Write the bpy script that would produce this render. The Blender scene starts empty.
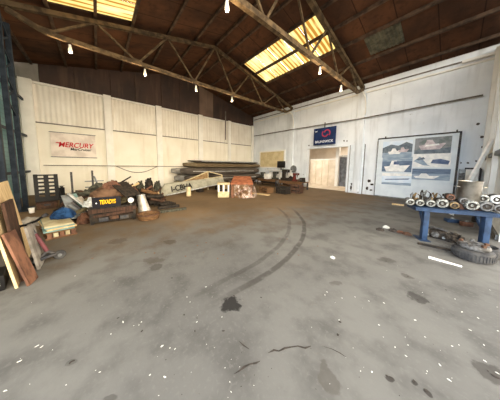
import bpy, bmesh, math, random
from mathutils import Vector, Matrix, noise
random.seed(7)
S = bpy.context.scene
COL = S.collection
PI = math.pi

# ------------------------------------------------------------------ camera model
F_PX = 177.05931
PPX, PPY = 250.0, 183.0
RX = Vector((0.651445, 0.081374, -0.754320))
RY = Vector((0.760679, -0.051200, 0.647095))
RZ = Vector((0.0, 0.0, 0.0))
EYE = Vector((0, 0, 1.6))
def _ortho():
    global RX, RY, RZ
    a = Vector((458 - PPX, 169 - PPY, F_PX)).normalized()
    b = -Vector((98 - PPX, 164 - PPY, F_PX)).normalized()
    z = b.cross(a)
    if z.y > 0: z = -z
    RX, RY, RZ = b, a, z.normalized()
_ortho()
def ray(px, py):
    v = Vector((px - PPX, py - PPY, F_PX))
    return Vector((RX.dot(v), RY.dot(v), RZ.dot(v)))
def atz(px, py, z=0.0):
    d = ray(px, py); return EYE + d * ((z - EYE.z) / d.z)
def atx(px, py, x):
    d = ray(px, py); return EYE + d * (x / d.x)
def aty(px, py, y):
    d = ray(px, py); return EYE + d * (y / d.y)
class Fr:
    """a frame standing on the floor, local x to the right as seen by a visitor, local y away from them"""
    def __init__(self, pos, z=0.0):
        self.pos = Vector((pos[0], pos[1], z))
        d = Vector((pos[0], pos[1], 0)).normalized()
        self.d = d; self.r = Vector((d.y, -d.x, 0))
        self.rz = math.atan2(-d.x, d.y)
        self.dist = Vector((pos[0], pos[1], 0)).length
    def L(self, px, py, back=0.0):
        q = ray(px, py); t = (self.dist + back) / q.dot(self.d)
        p = EYE + q * t - self.pos
        return p.dot(self.r), p.z
    def P(self, px, py, back=0.0):
        x, z = self.L(px, py, back); return Vector((x, back, z))

# ------------------------------------------------------------------ materials
def lin(c):
    out = []
    for v in c[:3]:
        v /= 255.0
        out.append(v / 12.92 if v <= 0.04045 else ((v + 0.055) / 1.055) ** 2.4)
    return (*out, 1.0)
class N:
    def __init__(self, name):
        self.m = bpy.data.materials.new(name); self.m.use_nodes = True
        self.t = self.m.node_tree; self.b = self.t.nodes['Principled BSDF']
        self.co = self.t.nodes.new('ShaderNodeTexCoord').outputs['Object']
    def n(self, kind, **kw):
        x = self.t.nodes.new(kind)
        for k, v in kw.items(): setattr(x, k, v)
        return x
    def l(self, a, b): self.t.links.new(a, b)
    def val(self, x, sock):
        if hasattr(x, 'links'): self.l(x, sock)
        else: sock.default_value = x
    def math(self, op, a, b=0.0, c=None, clamp=False):
        x = self.n('ShaderNodeMath', operation=op, use_clamp=clamp)
        self.val(a, x.inputs[0]); self.val(b, x.inputs[1])
        if c is not None: self.val(c, x.inputs[2])
        return x.outputs[0]
    def noise(self, scale, detail=4, vec=None, rough=.55, dist=0.0):
        x = self.n('ShaderNodeTexNoise'); x.inputs['Scale'].default_value = scale
        x.inputs['Detail'].default_value = detail; x.inputs['Roughness'].default_value = rough
        x.inputs['Distortion'].default_value = dist
        self.l(vec if vec is not None else self.co, x.inputs['Vector']); return x.outputs['Fac']
    def scaled(self, sx, sy, sz):
        x = self.n('ShaderNodeMapping'); x.inputs['Scale'].default_value = (sx, sy, sz)
        self.l(self.co, x.inputs['Vector']); return x.outputs[0]
    def ramp(self, f, lo, hi):
        x = self.n('ShaderNodeMapRange'); x.inputs['From Min'].default_value = lo; x.inputs['From Max'].default_value = hi
        x.interpolation_type = 'SMOOTHSTEP'
        self.l(f, x.inputs['Value']); return x.outputs[0]
    def mix(self, f, a, b, mode='MIX'):
        x = self.n('ShaderNodeMix', data_type='RGBA', blend_type=mode)
        self.val(f, x.inputs['Factor'])
        self.val(a, x.inputs[6]); self.val(b, x.inputs[7]); return x.outputs[2]
    def sep(self):
        x = self.n('ShaderNodeSeparateXYZ'); self.l(self.co, x.inputs[0]); return x.outputs
    def bump(self, h, strength=.3, dist=.02):
        x = self.n('ShaderNodeBump'); x.inputs['Strength'].default_value = strength; x.inputs['Distance'].default_value = dist
        self.l(h, x.inputs['Height']); self.l(x.outputs[0], self.b.inputs['Normal'])
def mat(name, c1, c2=None, scale=6.0, rough=.7, metal=0.0, bump=0.0, lo=.38, hi=.62, stretch=None, detail=5):
    k = N(name)
    k.b.inputs['Roughness'].default_value = rough; k.b.inputs['Metallic'].default_value = metal
    k.b.inputs['Specular IOR Level'].default_value = .12 if rough > .3 else .4
    vec = k.scaled(*stretch) if stretch else None
    f = k.noise(scale, detail, vec)
    k.l(k.mix(k.ramp(f, lo, hi), lin(c1), lin(c2 or tuple(v * .82 for v in c1))), k.b.inputs['Base Color'])
    if bump: k.bump(f, bump)
    return k.m
M = {}
def mk(name, *a, **kw): M[name] = mat(name, *a, **kw)
mk('black_plastic', (17, 17, 18), (25, 24, 23), rough=.5)
mk('black_rubber', (50, 50, 52), (68, 67, 66), 9, rough=.75, bump=.3)
mk('dark_steel', (52, 54, 60), (84, 80, 76), 5, rough=.6, metal=.2)
mk('navy_steel', (32, 38, 47), (46, 54, 64), 5, rough=.55)
mk('grey_steel', (128, 132, 134), (96, 98, 98), 7, rough=.5, metal=.4)
mk('pale_metal', (205, 206, 205), (160, 162, 162), 9, rough=.45, metal=.3)
mk('stainless', (150, 146, 138), (112, 108, 100), 5, rough=.28, metal=.85)
mk('rust', (88, 64, 50), (62, 48, 40), 10, rough=.85, bump=.3)
mk('rust_red', (102, 72, 57), (72, 51, 42), 5, rough=.85, bump=.2)
mk('brass', (118, 100, 72), (76, 64, 48), 12, rough=.5, metal=.5)
mk('wood_brown', (112, 84, 58), (84, 62, 42), 5, stretch=(1, 6, 6), rough=.8)
mk('wood_dark', (74, 54, 44), (52, 40, 34), 5, stretch=(6, 6, 1), rough=.8)
mk('wood_pale', (206, 182, 140), (182, 156, 116), 4, stretch=(5, 5, 1), rough=.75)
mk('plywood_cream', (178, 168, 138), (150, 138, 108), 3, rough=.75)
mk('wood_red', (118, 84, 66), (80, 56, 45), 3, stretch=(3, 3, 1), rough=.8)
mk('teal_board', (120, 146, 142), (92, 120, 118), 5, rough=.7)
mk('cement', (140, 134, 126), (108, 103, 96), 7, rough=.9, bump=.2)
mk('white_paint', (230, 228, 221), (222, 220, 213), 2, rough=.6)
mk('white_plastic', (235, 234, 228), (218, 216, 210), 6, rough=.45)
mk('ivory', (196, 182, 148), (176, 160, 124), 6, rough=.6)
mk('blue_cloth', (36, 66, 104), (24, 46, 76), 8, rough=.9, bump=.3)
mk('blue_paint', (44, 62, 88), (34, 48, 68), 5, rough=.5)
mk('canvas_brown', (104, 80, 62), (72, 54, 42), 4, rough=.95, bump=.3)
mk('canvas_tan', (150, 124, 90), (124, 100, 70), 4, rough=.95, bump=.2)
mk('canvas_olive', (112, 102, 78), (84, 76, 56), 5, rough=.95, bump=.3)
mk('banner_black', (24, 24, 30), (34, 33, 38), 4, rough=.7)
mk('yellow_ink', (235, 186, 30), (222, 172, 24), 4)
mk('red_ink', (196, 36, 44), (182, 30, 40), 4)
mk('black_ink', (28, 28, 30), (34, 34, 36), 4)
mk('white_ink', (230, 234, 240), (215, 220, 228), 4)
mk('pink_ink', (170, 62, 86), (150, 52, 74), 4)
mk('sign_navy', (34, 52, 92), (28, 42, 78), 3, rough=.5)
mk('banner_white', (224, 214, 204), (206, 194, 184), 2.5, rough=.7)
mk('hull_grey', (148, 146, 140), (112, 110, 106), 2, stretch=(3, .4, 3), rough=.55)
mk('hull_brown', (120, 102, 80), (92, 76, 60), 2, stretch=(3, .4, 3), rough=.6)
mk('hull_dark', (96, 88, 80), (66, 60, 55), 2, stretch=(3, .4, 3), rough=.6)
mk('hull_olive', (126, 112, 88), (100, 88, 68), 2, stretch=(3, .4, 3), rough=.6)
mk('wing_skin', (158, 156, 142), (136, 134, 120), 3, rough=.5)
mk('crate_red', (156, 98, 70), (128, 78, 56), 5, rough=.8)
mk('engine_grey', (104, 104, 104), (62, 60, 58), 14, rough=.6, metal=.3, bump=.3)
mk('engine_green', (78, 77, 66), (46, 45, 39), 12, rough=.7, bump=.3)
mk('engine_dark', (30, 28, 27), (54, 47, 40), 14, rough=.65, bump=.3)
mk('motor_cap', (146, 148, 144), (74, 74, 70), 24, rough=.5, metal=.2)
mk('screen_black', (16, 17, 20), (22, 23, 26), 3, rough=.25)
mk('chip_white', (196, 196, 190), (170, 170, 164), 20)
mk('chip_dark', (50, 46, 43), (66, 60, 55), 20)
mk('chip_brown', (112, 84, 62), (86, 66, 50), 20)
mk('bulb', (240, 232, 214), (232, 222, 204), 4, rough=.25)
mk('truss_steel', (112, 94, 70), (72, 60, 46), 4, rough=.65, metal=.15)  # amber light from the skylights is mixed into this brown
mk('purlin_steel', (78, 62, 50), (52, 42, 35), 4, rough=.75)
mk('pipe_grey', (128, 122, 116), (100, 95, 90), 4, rough=.7)
mk('back_cream', (228, 218, 204), (216, 204, 188), 1.2, rough=.8)
mk('back_tan', (222, 208, 188), (206, 190, 168), 1.6, rough=.8)
mk('sea_blue', (124, 142, 160), (158, 172, 184), 3, stretch=(1, 1, 5), rough=.4)
mk('sea_dark', (86, 102, 124), (108, 124, 144), 3, stretch=(1, 1, 6), rough=.4)
mk('sky_pale', (196, 212, 226), (216, 224, 232), 2, rough=.4)
mk('hill_grey', (88, 98, 108), (112, 122, 128), 5, rough=.4)
mk('rock_grey', (136, 138, 140), (108, 116, 112), 5, rough=.4)
mk('poster_paper', (212, 219, 222), (200, 208, 213), 2, rough=.4)
mk('boat_white', (236, 234, 228), (216, 216, 214), 5, rough=.4)
mk('boat_blue', (70, 86, 116), (96, 110, 136), 5, rough=.4)
mk('boat_pink', (204, 192, 192), (170, 156, 158), 5, rough=.4)

def plastic_film():
    k = N('clear_film'); t = k.t
    out = [n for n in t.nodes if n.type == 'OUTPUT_MATERIAL'][0]
    tr = k.n('ShaderNodeBsdfTransparent'); mx = k.n('ShaderNodeMixShader')
    k.b.inputs['Base Color'].default_value = lin((214, 190, 176)); k.b.inputs['Roughness'].default_value = .35
    k.l(k.math('MULTIPLY', k.ramp(k.noise(5, 4), .42, .8), .6), mx.inputs[0]); k.l(tr.outputs[0], mx.inputs[1]); k.l(k.b.outputs[0], mx.inputs[2])
    k.l(mx.outputs[0], out.inputs[0]); return k.m
M['clear_film'] = plastic_film()

def floor_mat():
    k = N('concrete_floor'); x, y, z = k.sep()
    big = k.noise(.45, 5); mid = k.noise(2.2, 6); fine = k.noise(28, 4)
    col = k.mix(k.ramp(big, .35, .65), lin((106, 105, 102)), lin((93, 92, 90)))
    col = k.mix(k.math('MULTIPLY', k.ramp(mid, .42, .7), .6), col, lin((66, 65, 63)))
    col = k.mix(k.math('MULTIPLY', k.ramp(fine, .52, .72), .5), col, lin((106, 105, 102)))
    # brown trodden earth, painted warm light and dust along the left wall and towards the back
    a = k.math('ADD', k.math('MULTIPLY', x, -.62), k.math('MULTIPLY', y, .15))
    a = k.math('ADD', a, k.math('MULTIPLY', k.math('SUBTRACT', mid, .5), 2.2))
    dust_warmth = k.ramp(a, 2.0, 4.3)
    col = k.mix(k.math('MULTIPLY', dust_warmth, .88), col, k.mix(k.ramp(big, .3, .7), lin((124, 102, 76)), lin((103, 85, 63))))
    warp = k.math('MULTIPLY', k.math('SUBTRACT', k.noise(1.3, 3), .5), .10)
    rr = k.noise(5.5, 3)
    def ring(col, cx, cy, r, w, amt, side):
        dx = k.math('SUBTRACT', x, cx); dy = k.math('SUBTRACT', y, cy)
        d = k.math('SQRT', k.math('ADD', k.math('MULTIPLY', dx, dx), k.math('MULTIPLY', dy, dy)))
        d = k.math('ABSOLUTE', k.math('SUBTRACT', k.math('ADD', d, warp), r))
        f = k.math('SUBTRACT', 1.0, k.ramp(d, w * .5, w))
        f = k.math('MULTIPLY', f, k.ramp(rr, .28, .5))
        s = k.math('ADD', k.math('MULTIPLY', dx, side[0]), k.math('MULTIPLY', dy, side[1]))
        f = k.math('MULTIPLY', f, k.ramp(s, side[2], side[3]))
        return k.mix(k.math('MULTIPLY', f, amt), col, lin((52, 49, 46)))
    for a in RINGS: col = ring(col, *a)
    wob = k.math('MULTIPLY', k.math('SUBTRACT', k.noise(13, 5), .5), 1.9)
    for (cx, cy, rx, ry, rot, c, amt) in STAINS:
        dx = k.math('SUBTRACT', x, cx); dy = k.math('SUBTRACT', y, cy)
        u = k.math('DIVIDE', k.math('ADD', k.math('MULTIPLY', dx, math.cos(rot)), k.math('MULTIPLY', dy, math.sin(rot))), rx)
        v = k.math('DIVIDE', k.math('ADD', k.math('MULTIPLY', dx, -math.sin(rot)), k.math('MULTIPLY', dy, math.cos(rot))), ry)
        d = k.math('ADD', k.math('SQRT', k.math('ADD', k.math('MULTIPLY', u, u), k.math('MULTIPLY', v, v))), wob)
        f = k.math('SUBTRACT', 1.0, k.ramp(d, .75, 1.15))
        col = k.mix(k.math('MULTIPLY', f, amt), col, lin(c))
    k.l(col, k.b.inputs['Base Color'])
    k.b.inputs['Roughness'].default_value = .85; k.b.inputs['Specular IOR Level'].default_value = .12
    k.bump(k.math('ADD', mid, k.math('MULTIPLY', fine, .5)), .15, .02)
    return k.m

def wall_mat(name, c1, c2, dirt, amt, streak=True, chips=False):
    k = N(name); x, y, z = k.sep()
    col = k.mix(k.ramp(k.noise(.8, 5), .35, .65), lin(c1), lin(c2))
    st = k.noise(1.6, 5, k.scaled(2.2, 2.2, .25))
    col = k.mix(k.math('MULTIPLY', k.ramp(st, .5, .75), amt), col, lin(dirt))
    if chips:
        f = k.ramp(k.math('SUBTRACT', k.noise(2.6, 7, None, .7), k.math('MULTIPLY', z, .035)), .60, .64)
        col = k.mix(k.math('MULTIPLY', f, .85), col, lin((112, 106, 100)))
        f = k.ramp(k.noise(7, 3), .72, .76)
        col = k.mix(k.math('MULTIPLY', f, .5), col, lin((130, 124, 118)))
    k.l(col, k.b.inputs['Base Color']); k.b.inputs['Roughness'].default_value = .8
    k.bump(st, .1, .02); return k.m
M['wall_cream'] = wall_mat('wall_cream', (230, 225, 212), (222, 216, 200), (196, 186, 164), .35)
M['wall_white'] = wall_mat('wall_white', (222, 227, 231), (207, 213, 218), (166, 168, 169), .45, chips=True)
M['sheet_white'] = wall_mat('sheet_white', (228, 224, 214), (216, 210, 198), (176, 166, 148), .35)
M['dark_panel'] = wall_mat('dark_panel', (62, 44, 36), (46, 34, 29), (92, 70, 56), .55)
M['grey_sheet'] = wall_mat('grey_sheet', (140, 136, 130), (120, 116, 110), (90, 86, 82), .4)
def roof_mat():
    k = N('roof_boards'); x, y, z = k.sep()
    st = k.noise(1.1, 6, k.scaled(1.0, .5, 1)); fi = k.noise(4, 6)
    col = k.mix(k.ramp(st, .35, .65), lin((82, 55, 39)), lin((58, 41, 32)))
    col = k.mix(k.math('MULTIPLY', k.ramp(fi, .5, .7), .55), col, lin((42, 31, 25)))
    fr = k.math('FRACT', k.math('DIVIDE', k.math('ADD', x, 20.0), 1.06))
    seam = k.math('LESS_THAN', fr, .035)
    col = k.mix(k.math('MULTIPLY', seam, .75), col, lin((30, 22, 18)))
    k.l(col, k.b.inputs['Base Color']); k.b.inputs['Roughness'].default_value = .9; k.b.inputs['Specular IOR Level'].default_value = .1; k.bump(fi, .2); return k.m
M['roof_boards'] = roof_mat()
def sky_pane():
    k = N('yellowed_skylight'); x, y, z = k.sep()
    out = [n for n in k.t.nodes if n.type == 'OUTPUT_MATERIAL'][0]
    w = k.math('FRACT', k.math('MULTIPLY', x, 4.6))
    w = k.math('ABSOLUTE', k.math('SUBTRACT', w, .5))
    n1 = k.noise(1.1, 3, k.scaled(1.3, .3, 1)); n2 = k.noise(6, 5, k.scaled(3, .6, 1))
    ribs = k.ramp(k.math('ADD', w, k.math('MULTIPLY', k.math('SUBTRACT', n1, .5), .8)), .16, .34)
    col = k.mix(ribs, lin((176, 122, 48)), lin((250, 218, 132)))
    col = k.mix(k.ramp(n1, .5, .66), col, lin((255, 234, 168)))
    col = k.mix(k.math('MULTIPLY', k.ramp(n2, .5, .75), .35), col, lin((160, 104, 34)))
    e = k.n('ShaderNodeEmission'); k.l(col, e.inputs[0]); e.inputs[1].default_value = SKY_PANE
    k.l(e.outputs[0], out.inputs[0]); return k.m
def teal_mat():
    k = N('teal_sheeting'); x, y, z = k.sep()
    col = k.mix(k.ramp(k.noise(2, 5), .35, .65), lin((104, 150, 150)), lin((72, 116, 120)))
    w = k.math('FRACT', k.math('MULTIPLY', z, 6.0))
    col = k.mix(k.math('MULTIPLY', k.math('LESS_THAN', w, .3), .4), col, lin((52, 84, 90)))
    k.l(col, k.b.inputs['Base Color']); k.b.inputs['Roughness'].default_value = .5; return k.m
M['teal_sheeting'] = teal_mat()
def see_light_through():
    k = M['teal_sheeting']; t = k.node_tree; b = t.nodes['Principled BSDF']
    out = [n for n in t.nodes if n.type == 'OUTPUT_MATERIAL'][0]
    tr = t.nodes.new('ShaderNodeBsdfTranslucent'); mx = t.nodes.new('ShaderNodeMixShader'); mx.inputs[0].default_value = .12
    tr.inputs[0].default_value = lin((120, 180, 186))
    t.links.new(b.outputs[0], mx.inputs[1]); t.links.new(tr.outputs[0], mx.inputs[2]); t.links.new(mx.outputs[0], out.inputs[0])
see_light_through()

# ------------------------------------------------------------------ mesh building
class MB:
    def __init__(self): self.bm = bmesh.new()
    def xf(self, vs, m):
        bmesh.ops.transform(self.bm, matrix=m, verts=vs)
    def box(self, c, s, rot=None, bevel=0.0):
        r = bmesh.ops.create_cube(self.bm, size=1.0)['verts']
        m = Matrix.Translation(c) @ (rot.to_matrix().to_4x4() if hasattr(rot, 'to_matrix') else (rot or Matrix.Identity(4))) @ Matrix.Diagonal((*s, 1))
        self.xf(r, m)
        if bevel:
            es = list({e for v in r for e in v.link_edges})
            bmesh.ops.bevel(self.bm, geom=es, offset=bevel, segments=2, affect='EDGES', profile=.6)
        return self
    def bar(self, a, b, w, h=None, up=Vector((0, 0, 1)), bevel=0.0):
        a, b = Vector(a), Vector(b); h = h or w
        y = (b - a); ln = y.length; y.normalize()
        if abs(y.dot(up)) > .98: up = Vector((1, 0, 0))
        x = y.cross(up).normalized(); z = x.cross(y)
        m = Matrix((x, y, z)).transposed().to_4x4()
        return self.box((a + b) / 2, (w, ln, h), m, bevel)
    def cyl(self, a, b, r, r2=None, seg=16, caps=True):
        a, b = Vector(a), Vector(b); d = b - a
        q = d.to_track_quat('Z', 'Y').to_matrix().to_4x4()
        r_ = bmesh.ops.create_cone(self.bm, cap_ends=caps, segments=seg, radius1=r, radius2=r if r2 is None else r2, depth=d.length)['verts']
        self.xf(r_, Matrix.Translation((a + b) / 2) @ q); return self
    def tube(self, pts, r, seg=8):
        pts = [Vector(p) for p in pts]
        rings = []
        for i, p in enumerate(pts):
            d = (pts[min(i + 1, len(pts) - 1)] - pts[max(i - 1, 0)]).normalized()
            q = d.to_track_quat('Z', 'Y')
            rr = r[i] if isinstance(r, (list, tuple)) else r
            rings.append([self.bm.verts.new(p + q @ Vector((rr * math.cos(2 * PI * k / seg), rr * math.sin(2 * PI * k / seg), 0))) for k in range(seg)])
        for a, b in zip(rings, rings[1:]):
            for k in range(seg): self.bm.faces.new((a[k], a[(k + 1) % seg], b[(k + 1) % seg], b[k]))
        self.bm.faces.new(rings[0][::-1]); self.bm.faces.new(rings[-1]); return self
    def lathe(self, prof, c=(0, 0, 0), axis=None, seg=24):
        """prof: (r, h) along +Z, moved by c, turned so +Z runs along axis"""
        m = Matrix.Translation(c)
        if axis is not None: m = m @ Vector(axis).to_track_quat('Z', 'Y').to_matrix().to_4x4()
        rings = []
        for r, h in prof:
            rings.append([self.bm.verts.new(m @ Vector((r * math.cos(2 * PI * k / seg), r * math.sin(2 * PI * k / seg), h))) for k in range(seg)])
        for a, b in zip(rings, rings[1:]):
            for k in range(seg): self.bm.faces.new((a[k], a[(k + 1) % seg], b[(k + 1) % seg], b[k]))
        if prof[0][0] > 1e-4: self.bm.faces.new(rings[0][::-1])
        if prof[-1][0] > 1e-4: self.bm.faces.new(rings[-1])
        return self
    def ring(self, pts, th):
        """closed outline pts (3-D, planar) made into a slab of thickness vector th"""
        a = [self.bm.verts.new(Vector(p)) for p in pts]; b = [self.bm.verts.new(Vector(p) + Vector(th)) for p in pts]
        self.bm.faces.new(a); self.bm.faces.new(b[::-1])
        n = len(a)
        for i in range(n): self.bm.faces.new((a[i], b[i], b[(i + 1) % n], a[(i + 1) % n]))
        return self
    def heap(self, w, d, h, seed=0, rough=.25, c=(0, 0, 0), freq=3.0, sub=4):
        """a lump with a flat underside"""
        r = bmesh.ops.create_icosphere(self.bm, subdivisions=sub, radius=1.0)['verts']
        for v in r:
            p = v.co.copy(); q = noise.noise_vector(p * freq + Vector((seed * 3.7, seed, -seed))) * rough
            q += noise.noise_vector(p * freq * 2.7 + Vector((seed, seed * 2.1, seed))) * rough * .4
            p += q
            z = p.z if p.z > 0 else p.z * .25
            v.co = Vector((c[0] + p.x * w / 2, c[1] + p.y * d / 2, c[2] + (max(z, -.12) + .12) * h / 1.12))
        return self
    def cloth(self, fn, nu, nv, thick=.006):
        g = [[self.bm.verts.new(fn(i / nu, j / nv)) for j in range(nv + 1)] for i in range(nu + 1)]
        fs = [self.bm.faces.new((g[i][j], g[i + 1][j], g[i + 1][j + 1], g[i][j + 1])) for i in range(nu) for j in range(nv)]
        bmesh.ops.recalc_face_normals(self.bm, faces=fs)
        bmesh.ops.solidify(self.bm, geom=fs, thickness=thick); return self
    def build(self, name, m, parent=None, loc=None, rz=None, smooth=None):
        bmesh.ops.recalc_face_normals(self.bm, faces=self.bm.faces[:])
        me = bpy.data.meshes.new(name); self.bm.to_mesh(me); self.bm.free()
        me.materials.append(M[m] if isinstance(m, str) else m)
        o = bpy.data.objects.new(name, me); COL.objects.link(o)
        if parent: o.parent = parent
        if loc is not None: o.location = loc
        if rz is not None: o.rotation_euler = (0, 0, rz)
        me.polygons.foreach_set('use_smooth', [True] * len(me.polygons))
        try: me.set_sharp_from_angle(angle=math.radians(smooth or 38))
        except Exception: pass
        return o
def tag(o, label=None, cat=None, group=None, kind=None):
    for k, v in (('label', label), ('category', cat), ('group', group), ('kind', kind)):
        if v: o[k] = v
    return o
def thing(name, label, cat, loc=(0, 0, 0), rz=0.0, group=None):
    o = bpy.data.objects.new(name, None); COL.objects.link(o); o.empty_display_size = .1
    o.location = loc; o.rotation_euler = (0, 0, rz)
    return tag(o, label, cat, group)
def standing(name, label, cat, fr, group=None): return thing(name, label, cat, fr.pos, fr.rz, group)
def text_mesh(txt, m, parent, name, mtx, width, height, shear=0.0, bold=0.0, depth=.004):
    cu = bpy.data.curves.new('lettering', 'FONT'); cu.body = txt; cu.shear = shear; cu.offset = bold; cu.extrude = depth / 2
    cu.align_x = 'LEFT'
    t = bpy.data.objects.new('lettering_source', cu); COL.objects.link(t)
    dg = bpy.context.evaluated_depsgraph_get(); dg.update()
    me = bpy.data.meshes.new_from_object(t.evaluated_get(dg)); bpy.data.objects.remove(t); bpy.data.curves.remove(cu)
    xs = [v.co.x for v in me.vertices]; ys = [v.co.y for v in me.vertices]
    x0, x1, y0, y1 = min(xs), max(xs), min(ys), max(ys)
    for v in me.vertices:
        v.co.x = (v.co.x - (x0 + x1) / 2) * width / (x1 - x0); v.co.y = (v.co.y - (y0 + y1) / 2) * height / (y1 - y0)
    me.transform(mtx); me.materials.clear(); me.materials.append(M[m])
    o = bpy.data.objects.new(name, me); COL.objects.link(o); o.parent = parent; return o
def struct(o): o['kind'] = 'structure'; return o

# ------------------------------------------------------------------ key dimensions
YB, XL, XR, YF = 12.2, -13.77, 0.72, -2.65
RIDGE_Y, RIDGE_Z, SL = 5.15, 8.2, .24
def roof_z(y): return RIDGE_Z - SL * abs(y - RIDGE_Y)
SKY_PANE = .85

# ------------------------------------------------------------------ floor
def fit_circle(p, q, r):
    ax, ay, bx, by, cx, cy = p.x, p.y, q.x, q.y, r.x, r.y
    d = 2 * (ax * (by - cy) + bx * (cy - ay) + cx * (ay - by))
    ux = ((ax**2 + ay**2) * (by - cy) + (bx**2 + by**2) * (cy - ay) + (cx**2 + cy**2) * (ay - by)) / d
    uy = ((ax**2 + ay**2) * (cx - bx) + (bx**2 + by**2) * (ax - cx) + (cx**2 + cy**2) * (bx - ax)) / d
    return ux, uy, math.hypot(ax - ux, ay - uy)
RINGS = []
for (a, b, c, w, amt) in (((292, 209), (303, 236), (268, 273), .065, .62), ((276, 207), (288, 232), (258, 262), .06, .4),
                          ((235, 292), (190, 316), (120, 345), .10, .14), ((226, 283), (180, 303), (100, 330), .10, .1)):
    A, B, C_ = atz(*a), atz(*b), atz(*c)
    cx, cy, r = fit_circle(A, B, C_)
    m = (A + C_) / 2; n = Vector((B.x - cx, B.y - cy)).normalized()
    lo = min((A.x - cx) * n.x + (A.y - cy) * n.y, (C_.x - cx) * n.x + (C_.y - cy) * n.y)
    RINGS.append((cx, cy, r, w, amt, (n.x, n.y, lo - .15, lo + .35)))
STAINS = []
def stain(px, py, w, h, c, amt, ):
    p = atz(px, py); l = atz(px - w / 2, py); t = atz(px, py - h / 2)
    STAINS.append((p.x, p.y, (p - l).length, (p - t).length, math.atan2((p - l).y, (p - l).x), tuple(v * .72 for v in c), amt * .8))
for a in ((231, 304, 20, 14, (40, 38, 37), 1.1), (328, 378, 18, 28, (100, 95, 88), .7), (417, 298, 15, 9, (52, 48, 46), .8),
          (156, 267, 12, 6, (84, 78, 72), .7), (390, 379, 10, 5, (52, 46, 42), .9), (415, 383, 7, 5, (52, 46, 42), .9), (428, 393, 6, 7, (52, 46, 42), .9),
          (490, 372, 26, 14, (64, 58, 54), .7), (386, 260, 16, 4, (84, 78, 72), .5), (118, 241, 16, 5, (84, 66, 48), .5), (170, 242, 14, 4, (80, 64, 46), .6),
          (336, 283, 12, 4, (92, 86, 80), .6), (72, 362, 10, 5, (92, 90, 86), .6), (407, 276, 8, 4, (84, 78, 72), .7), (110, 398, 16, 6, (70, 66, 62), .6),
          (153, 260, 22, 5, (92, 82, 70), .5), (456, 243, 30, 10, (70, 64, 60), .5), (440, 248, 40, 5, (70, 64, 60), .5)):
    stain(*a)
M['concrete_floor'] = floor_mat()
fl = struct(MB().box(((XL + 2.2) / 2 - .2, 5.0, -.1), (-XL + 5.2, 18.0, .2)).build('floor', 'concrete_floor'))
fl.data.transform(Matrix.Identity(4))
def crack(pts, w):
    P = [atz(*p, .0015) for p in pts]; m = MB(); L, R_ = [], []
    for i, p in enumerate(P):
        d = (P[min(i + 1, len(P) - 1)] - P[max(i - 1, 0)]).normalized(); n = Vector((-d.y, d.x, 0)) * w * (.4 + .8 * random.random()) * (.25 if i in (0, len(P) - 1) else 1)
        L.append(m.bm.verts.new(p + n)); R_.append(m.bm.verts.new(p - n))
    for i in range(len(P) - 1): m.bm.faces.new((L[i], R_[i], R_[i + 1], L[i + 1]))
    return m.build('crack', 'chip_dark', fl)
crack([(234, 374), (239, 371), (244, 367), (250, 364), (256, 363), (260, 361)], .010)
crack([(268, 353), (274, 350), (279, 351), (285, 348), (291, 347), (298, 346), (305, 348), (311, 346)], .012)
crack([(322, 346), (332, 349), (340, 353), (346, 357)], .005)
crack([(239, 341), (243, 345), (249, 349)], .008)

# ------------------------------------------------------------------ shell
SKY_M = M['skylight'] = sky_pane()
def build_roof():
    ce = MB()
    sky = {'front': [(-8.95, -4.2, -1.0, 1.35)], 'back': [(-8.95, -4.2, 6.9, 9.0)]}
    def slab(x0, x1, y0, y1):
        ce.ring([(x0, y0, roof_z(y0)), (x1, y0, roof_z(y0)), (x1, y1, roof_z(y1)), (x0, y1, roof_z(y1))], (0, 0, .06))
    X0, X1 = XL - .2, 1.4
    for (y0, y1), (sx0, sx1, sy0, sy1) in (((-2.95, RIDGE_Y), sky['front'][0]), ((RIDGE_Y, YB + .3), sky['back'][0])):
        slab(X0, X1, y0, sy0); slab(X0, X1, sy1, y1); slab(X0, sx0, sy0, sy1); slab(sx1, X1, sy0, sy1)
    c = struct(ce.build('ceiling', 'roof_boards'))
    for y in (RIDGE_Y + .06, 5.9, 6.9, 7.95, 9.0, 10.35, 11.6, 4.05, 2.75, 1.35, .2, -1.0, -2.2):
        MB().bar((X0 + .25, y, roof_z(y) - .06), (X1, y, roof_z(y) - .06), .09, .12).build('purlin', 'purlin_steel', c)
    n = 0
    for k in sky:
        for (x0, x1, y0, y1) in sky[k]:
            n += 1; rows = ((-1.0, .2), (.2, 1.35)) if k == 'front' else ((6.9, 7.95), (7.95, 9.0))
            w = MB()
            for y in (y0, y1): w.bar((x0, y, roof_z(y) + .01), (x1, y, roof_z(y) + .01), .06, .05)
            for x in (x0, x1): w.bar((x, y0, roof_z(y0) + .01), (x, y1, roof_z(y1) + .01), .06, .05)
            wo = struct(w.build('window_%d' % n, 'purlin_steel'))
            for (a, b) in rows:
                step = .96; x = x0 + .03
                while x < x1 - .1:
                    xe = min(x + step, x1 - .03)
                    def fn(u, v, x=x, xe=xe, a=a, b=b):
                        X = x + (xe - .012 - x) * u; Y = a + (b - a) * v
                        return Vector((X, Y, roof_z(Y) + .02 + .012 * math.sin(X * 2 * PI * 4.6)))
                    MB().cloth(fn, 36, 1, .004).build('skylight_pane', 'skylight', wo)
                    x = xe
build_roof()
def roof_at(px, py):
    d = ray(px, py); t = (RIDGE_Z + SL * RIDGE_Y - .012 - EYE.z) / (d.z + SL * d.y); return EYE + d * t
def old_panel():
    a, b = roof_at(372, 40), roof_at(399, 50)
    x0, x1, y0, y1 = -3.15, -1.9, 9.15, 10.2
    def fn(u, v):
        x = x0 + (x1 - x0) * u; y = y0 + (y1 - y0) * v; return Vector((x, y, roof_z(y) - .02 + .014 * math.sin(x * 2 * PI / .14)))
    MB().cloth(fn, 80, 1, .004).build('ribbed_sheet', 'old_grey', bpy.data.objects['ceiling'])
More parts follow.
